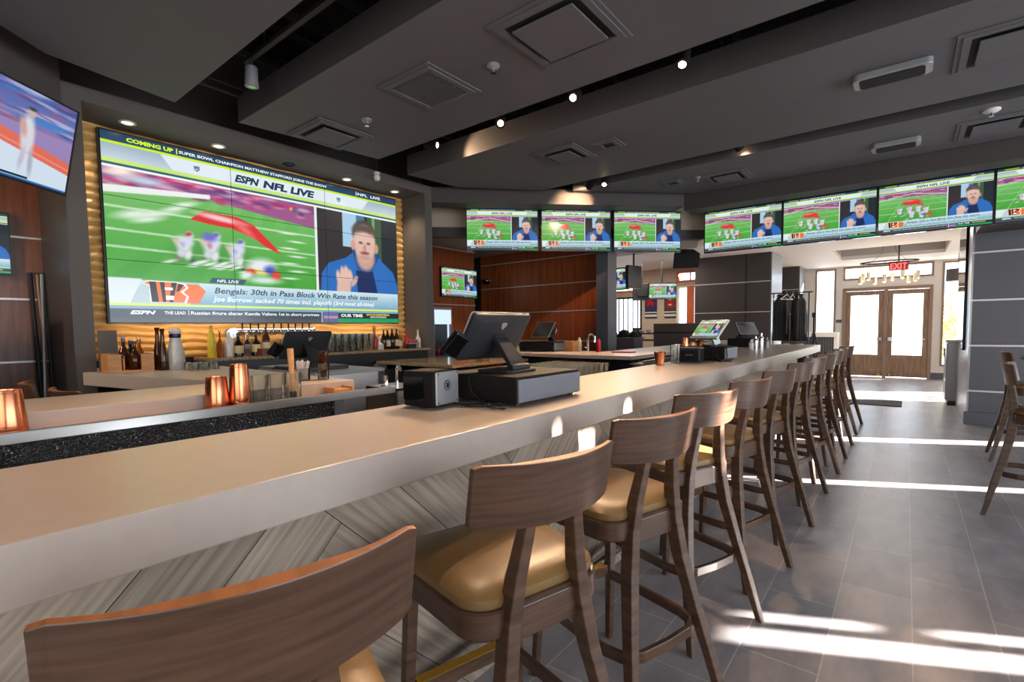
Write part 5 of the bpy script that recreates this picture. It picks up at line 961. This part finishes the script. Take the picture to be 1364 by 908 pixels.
# ------------------------------------------------------------------ left corner
t = thing('arcade_machine', 'black machine with coloured lights at the left picture edge', 'machine', (-5.3, .30, 0)); MB().box(-.3, .1, -.35, .2, 0, 1.72).build('cabinet', K['blackp'], t, bevel=.01)
for z0, z1, y0, y1, kk in ((1.56, 1.60, .10, .17, 'whitec'), (1.38, 1.40, .08, .16, 'ledb'), (1.17, 1.20, .06, .17, 'ledr'), (1.08, 1.095, .06, .18, 'ledg')): MB().box(.1, .106, y0, y1, z0, z1).build('indicator', K[kk], t)
MB().box(.1, .104, .08, .17, 1.115, 1.155).build('vent_grille', K['greyp'], t); MB().box(.1, .106, .1, .17, 1.02, 1.07).build('note_acceptor', K['yellowj'], t)
for k, (xb, yb, xt, yt, r_, kk) in enumerate(((-5.80, .835, -5.965, .815, .016, 'greyp'), (-5.70, .80, -5.93, .885, .012, 'silverp'), (-5.86, .875, -5.97, .862, .014, 'doorwood'), (-5.78, .895, -5.965, .905, .012, 'greyp'))):
    t = thing('pole', ['grey pole leaning in the left corner, leftmost', 'thin silver pole crossing the others in the left corner', 'brown wooden pole standing among the grey ones', 'grey pole leaning in the left corner, rightmost'][k], 'pole', (xb, yb, 0)); d = (xt - xb, yt - yb, 1.89); MB().cyl((0, 0, 0), d, r_, n=10).build('shaft', K[kk], t, smooth=True); MB().cyl(d, (d[0], d[1], d[2] + .012), r_ * 1.15, n=10).build('end_cap', K['blackp'], t)

# ------------------------------------------------------------------ entry
t = thing('coat_stand', 'metal coat stand with white hangers near the end of the bar', 'coat stand', (-1.72, 10.5, 0)); MB().cyl((-.3, 0, 1.97), (.38, 0, 1.97), .012, n=8).build('top_rail', K['blackp'], t)
for x in (-.26, .32): MB().cyl((x, 0, .1), (x, 0, 1.97), .012, n=8).build('post', K['blackp'], t); MB().cyl((x, -.22, .06), (x, .22, .06), .014, n=8).build('foot', K['blackp'], t)
MB().cyl((-.26, 0, .14), (.32, 0, .14), .010, n=8).build('lower_rail', K['chrome'], t)
t['category'] = 'coat stand'
for k, x in enumerate((-.14, -.04, .06, .15)):
    t = thing('clothes_hanger', ['white hanger at the left of the coat stand', 'white hanger carrying the left black jacket', 'white hanger carrying the right black jacket', 'white hanger at the right of the coat stand'][k], 'hanger', (-1.72 + x, 10.5, 1.97), R(-35 + 15 * k)); MB().tube([(0, 0, .02), (0, .0, -.03), (0, -.2, -.12), (0, .2, -.12), (0, 0, -.03)], .007, 6).build('hanger', K['lightc'], t)
def jacket(label, x, y, rz, w):
    t = thing('jacket', label, 'jacket', (x, y, 1.9), rz); n = 26; rings = []
    for z, ww, dd in ((0, .05, .04), (-.05, .12, .07), (-.12, w * .95, .09), (-.3, w, .10), (-.6, w * 1.02, .11), (-.82, w * 1.08, .12)):
        rings.append([((ww) * math.cos(2 * math.pi * i / n) * (1 + .05 * math.sin(i * 2.5 + z * 3)), dd * math.sin(2 * math.pi * i / n) * (1 + .16 * math.sin(i * 3.1 + z * 5)), z) for i in range(n)])
    MB().loft(rings).build('body', K['cloth'], t, smooth=True)
    for s in (-1, 1): MB().tube([(s * w * .8, 0, -.1), (s * w * 1.12, -.02, -.35), (s * w * 1.15, -.03, -.62), (s * w * 1.12, -.03, -.78)], [.05, .055, .045, .04], 12).build('sleeve', K['cloth'], t, smooth=True)
    MB().lathe([(.06, -.04), (.07, .02), (.05, .05)], n=14).build('collar', K['cloth'], t, smooth=True); MB().box(-.006, .006, -.13, -.11, -.7, -.1).build('zip', K['silverp'], t); return t
jacket('black hooded jacket hanging on the coat stand, left one', -1.86, 10.5, R(70), .16); jacket('black jacket hanging on the coat stand, right one', -1.56, 10.5, R(75), .16)
t = thing('linen_trolley', 'black trolley with pink and white folded linens behind the far bar end', 'trolley', (-1.78, 9.6, 0)); MB().box(-.2, .5, -.15, .15, 0, .9).build('trolley', K['blackp'], t, bevel=.01)
for k in range(6): MB().box(-.16 + .1 * k, -.08 + .1 * k, -.12, .12, .9, 1.04 + .01 * (k % 2)).build('folded_cloth', K['pink'] if k % 2 == 0 else K['offwhite'], t, bevel=.01)
t = thing('tripod', 'black camera tripod standing before the entry windows', 'tripod', (-1.25, 10.0, 0)); MB().cyl((0, 0, .95), (0, 0, 1.5), .016, n=10).build('column', K['blackp'], t); MB().box(-.03, .03, -.04, .04, 1.5, 1.58).build('head', K['blackp'], t, bevel=.006)
for k in range(3): a = R(90 + 120 * k); MB().cyl((0, 0, 1.25), (.36 * math.cos(a), .36 * math.sin(a), .01), .016, .010, n=8).build('leg', K['blackp'], t)
t = thing('host_stand', 'dark ribbed host stand with pale stone top near the left entry window', 'host stand', (-1.58, 13.0, 0)); MB().box(-.36, .36, -.2, .2, 0, 1.10).build('body', K['slate2'], t); MB().box(-.42, .42, -.25, .25, 1.10, 1.20).build('top', K['lightc'], t, bevel=.005)
m = MB()
for k in range(14): m.box(-.35 + .05 * k, -.325 + .05 * k, -.212, -.2, .05, 1.08)
m.build('ribs', K['slate'], t); MB().box(.36, .42, -.22, .22, 0, 1.1).build('side_panel', K['lightc'], t)
t = thing('wall_switch', 'black wall switch left of the entry doors', 'switch', (-1.42, YW - .012, 1.46)); MB().box(-.06, .06, 0, .012, -.04, .04).build('plate', K['blackp'], t, bevel=.003); MB().box(-.04, .04, -.004, 0, -.012, .012).build('rocker', K['silverp'], t)
t = thing('floor_mat', 'dark rectangular rubber mat on the floor near the entry', 'mat', (-.62, 10.72, 0)); MB().box(-.6, .6, -.40, .40, .001, .012).build('mat', K['rubber'], t, bevel=.004); MB().box(-.56, .56, -.36, .36, .012, .014).build('ribbing', K['rubber'], t)
t = thing('exit_sign', 'red illuminated EXIT sign hanging before the entry transom', 'exit sign', (-.15, 12.9, 2.55)); MB().box(-.16, .16, -.015, .015, -.09, .09).build('case', K['exitcase'], t, bevel=.004); MB().box(-.012, .012, -.012, .012, .09, .80).build('hanger', K['blackp'], t)
v, f = text_poly('EXIT', 0, .03); w0, w1 = min(p[0] for p in v), max(p[0] for p in v); h1 = max(p[1] for p in v); m = MB(); m.add([((x - (w0 + w1) / 2) / (w1 - w0) * .27, -.0165, (y - h1 / 2) / h1 * .125) for x, y in v], f); m.build('lettering', K['exit'], t)
t = thing('pendant_chandelier', 'oval ring light with ten small cylinder lamps in the entry', 'chandelier', (-.30, 12.45, 2.60)); m = MB(); m.tube([(.46 * math.cos(a), .25 * math.sin(a), 0) for a in np.linspace(0, 2 * math.pi, 49)[:-1]], .012, 8, closed=True); m.build('ring', K['drawer'], t, smooth=True)
for s in (-1, 1): MB().tube([(s * .3, 0, .0), (s * .12, 0, .17), (0, 0, .74)], .003, 5).build('suspension_cable', K['drawer'], t)
MB().cyl((0, 0, .73), (0, 0, .75), .06, n=20).build('canopy', K['lightc'], t)
for k in range(10):
    a = 2 * math.pi * (k + .3) / 10; x, y = .46 * math.cos(a), .25 * math.sin(a); zd = -.20 - .06 * (k % 2)
    p = MB().cyl((x, y, zd - .14), (x, y, zd), .032, n=16).build('lamp_tube', K['champagne'], t, smooth=True); MB().cyl((x, y, zd), (x, y, 0), .003, n=5).build('cord', K['drawer'], p); MB().lathe([(.026, 0), (.022, -.02), (.001, -.025)], (x, y, zd - .141), n=12).build('bulb', K['pend'], p)
lamp('POINT', 'chandelier_glow', (-.3, 12.45, 2.2), 14, (1, .8, .55), shadow_soft_size=.3)
t = thing('drum_pendant', 'grey drum lamp shade before the right entry window', 'lamp', (.86, 14.6, 2.42)); MB().lathe([(.2, -.13), (.2, .13), (.19, .13), (.19, -.13)], n=28, cap=False).build('shade', K['taupe'], t, smooth=True); MB().cyl((0, 0, .0), (0, 0, .48), .006, n=6).build('cord', K['drawer'], t); MB().lathe([(.19, -.12), (.001, -.125)], n=20).build('diffuser', K['lightc'], t)
t = thing('sideboard', 'grey sideboard with doors along the slate pillar near the entry', 'sideboard', (.60, 10.95, 0)); MB().box(-.05, .08, 0, .55, .08, 1.05).build('body', K['metalpanel'], t, bevel=.004); MB().box(-.07, .09, -.02, .57, 1.05, 1.09).build('top', K['lightc'], t, bevel=.003); MB().box(-.03, .08, .02, .53, 0, .08).build('plinth', K['blackp'], t)
for y in (.01, .28): d = MB().box(-.062, -.05, y, y + .26, .1, 1.03).build('door', K['metalpanel'], t, bevel=.003); MB().cyl((-.08, y + .04, .8), (-.08, y + .04, .95), .006, n=8).build('handle', K['chrome'], d)
# far dining room
t = thing('booth', 'high backed grey booth between the bar and the far dining room', 'booth', (-3.5, 9.6, 0)); MB().box(-.45, .45, -.06, .06, 0, 1.43).build('back_panel', K['taupe'], t, bevel=.005); MB().box(-.45, .45, -.075, -.06, 1.24, 1.26).build('trim_strip', K['deck'], t); MB().box(-.45, .45, .06, .5, 0, .45).build('seat', K['chairleather'], t, bevel=.02)
t = thing('side_cabinet', 'plain grey cabinet beside the column carrying black bags', 'cabinet', (-4.28, 8.95, 0)); MB().box(-.4, .28, -.2, .2, 0, 1.15).build('body', K['slate'], t, bevel=.004); MB().box(-.42, .3, -.22, .22, 1.15, 1.17).build('top', K['slate'], t)
rnd = random.Random(4)
for k, (x, w, h) in enumerate(((-4.53, .13, .11), (-4.30, .17, .15), (-4.09, .12, .13))):
    m = MB(); n = 20; rings = []
    for q in range(9): u = q / 8; zz = h * (1 - (1 - u) ** 1.0); rr_ = math.sin(math.pi * (.12 + .86 * (1 - u) * .55 + .0)) ; rr_ = math.sqrt(max(.02, 1 - (u * .97) ** 2)); rings.append([(w * .75 * rr_ * math.cos(2 * math.pi * i / n) * (1 + .12 * math.sin(i * 2.3 + q)), .13 * rr_ * math.sin(2 * math.pi * i / n) * (1 + .12 * math.sin(i * 1.7 + q * 2)), zz) for i in range(n)])
    m.loft(rings); tag(m.build('bag', K['cloth'], loc=(x, 8.95, 1.17), smooth=True), ['small black bag at the left of the grey cabinet top', 'largest black bag on the grey cabinet', 'black bag at the right of the grey cabinet top'][k], 'bag')
t = thing('service_shelf', 'dark service shelf unit between the grey cabinet and the booth', 'shelf', (-4.4, 10.9, 0)); MB().box(-.5, .5, -.2, .2, .0, .06).build('base', K['deck'], t)
for z in (.5, .8, 1.05, 1.2): MB().box(-.5, .5, -.2, .2, z, z + .03).build('shelf', K['deck'], t)
for s in (-1, 1): MB().box(s * .5 - .02, s * .5 + .02, -.2, .2, 0, 1.35).build('side', K['deck'], t)
for k in range(5): tag(MB().lathe([(.03, 0), (.06, .04), (.065, .07)], n=14).build('bowl', K['offwhite'], loc=(-4.75 + .17 * k, 10.8, 1.23), smooth=True), ['leftmost', 'second', 'middle', 'fourth', 'rightmost'][k] + ' pale bowl on the dark service shelf', 'bowl', 'bowls on the service shelf')
for k, (x0, x1) in enumerate(((-5.62, -5.28), (-5.08, -4.76))):
    t = thing('banner', ['striped wall banner with red and blue emblem in the far room', 'striped wall banner with striped letter mark in the far room'][k], 'banner', ((x0 + x1) / 2, 12.985, 1.6)); w = (x1 - x0) / 2; MB().box(-w, w, -.008, 0, .0, .86).build('cloth', K['navy'] if k == 0 else K['slate2'], t)
    for z0, z1, kk in ((.74, .8, 'offwhite'), (.69, .71, 'offwhite'), (.04, .1, 'offwhite'), (.14, .17, 'offwhite')): MB().box(-w, w, -.011, -.008, z0, z1).build('stripe', K[kk], t)
    MB().box(-w, w, -.011, -.008, .0, .02).build('stripe', K['navy'], t)
    m = MB()
    if k == 0: m.loft([[(x * w * .7, y_, .42 + z * .2) for x, z in ((-1, .1), (-.5, .7), (.1, .9), (.2, .3), (1, -.1), (.4, -.5), (-.2, -.2), (-.7, -.6))] for y_ in (-.012, -.010)]); m.build('emblem', K['redl'], t)
    else:
        o = MB(); o.loft([[(x * w * .8, y_, .42 + z * .15) for x, z in ((-1, 1), (.7, 1), (1, .6), (.75, 0), (1, -.6), (.7, -1), (-1, -1), (-.75, -.8), (-.75, .8))] for y_ in (-.012, -.010)]); e = o.build('emblem', K['redl'], t)
        for z in (-.5, .5): MB().box(-.04, .04, -.014, -.012, .42 + z * .15 - .02, .42 + z * .15 + .02).build('counter_shape', K['offwhite'], e)
        for x in (-.55, -.1, .45): MB().box(x * w - .006, x * w + .006, -.0135, -.012, .29, .55).build('stripe', K['blackp'], e)
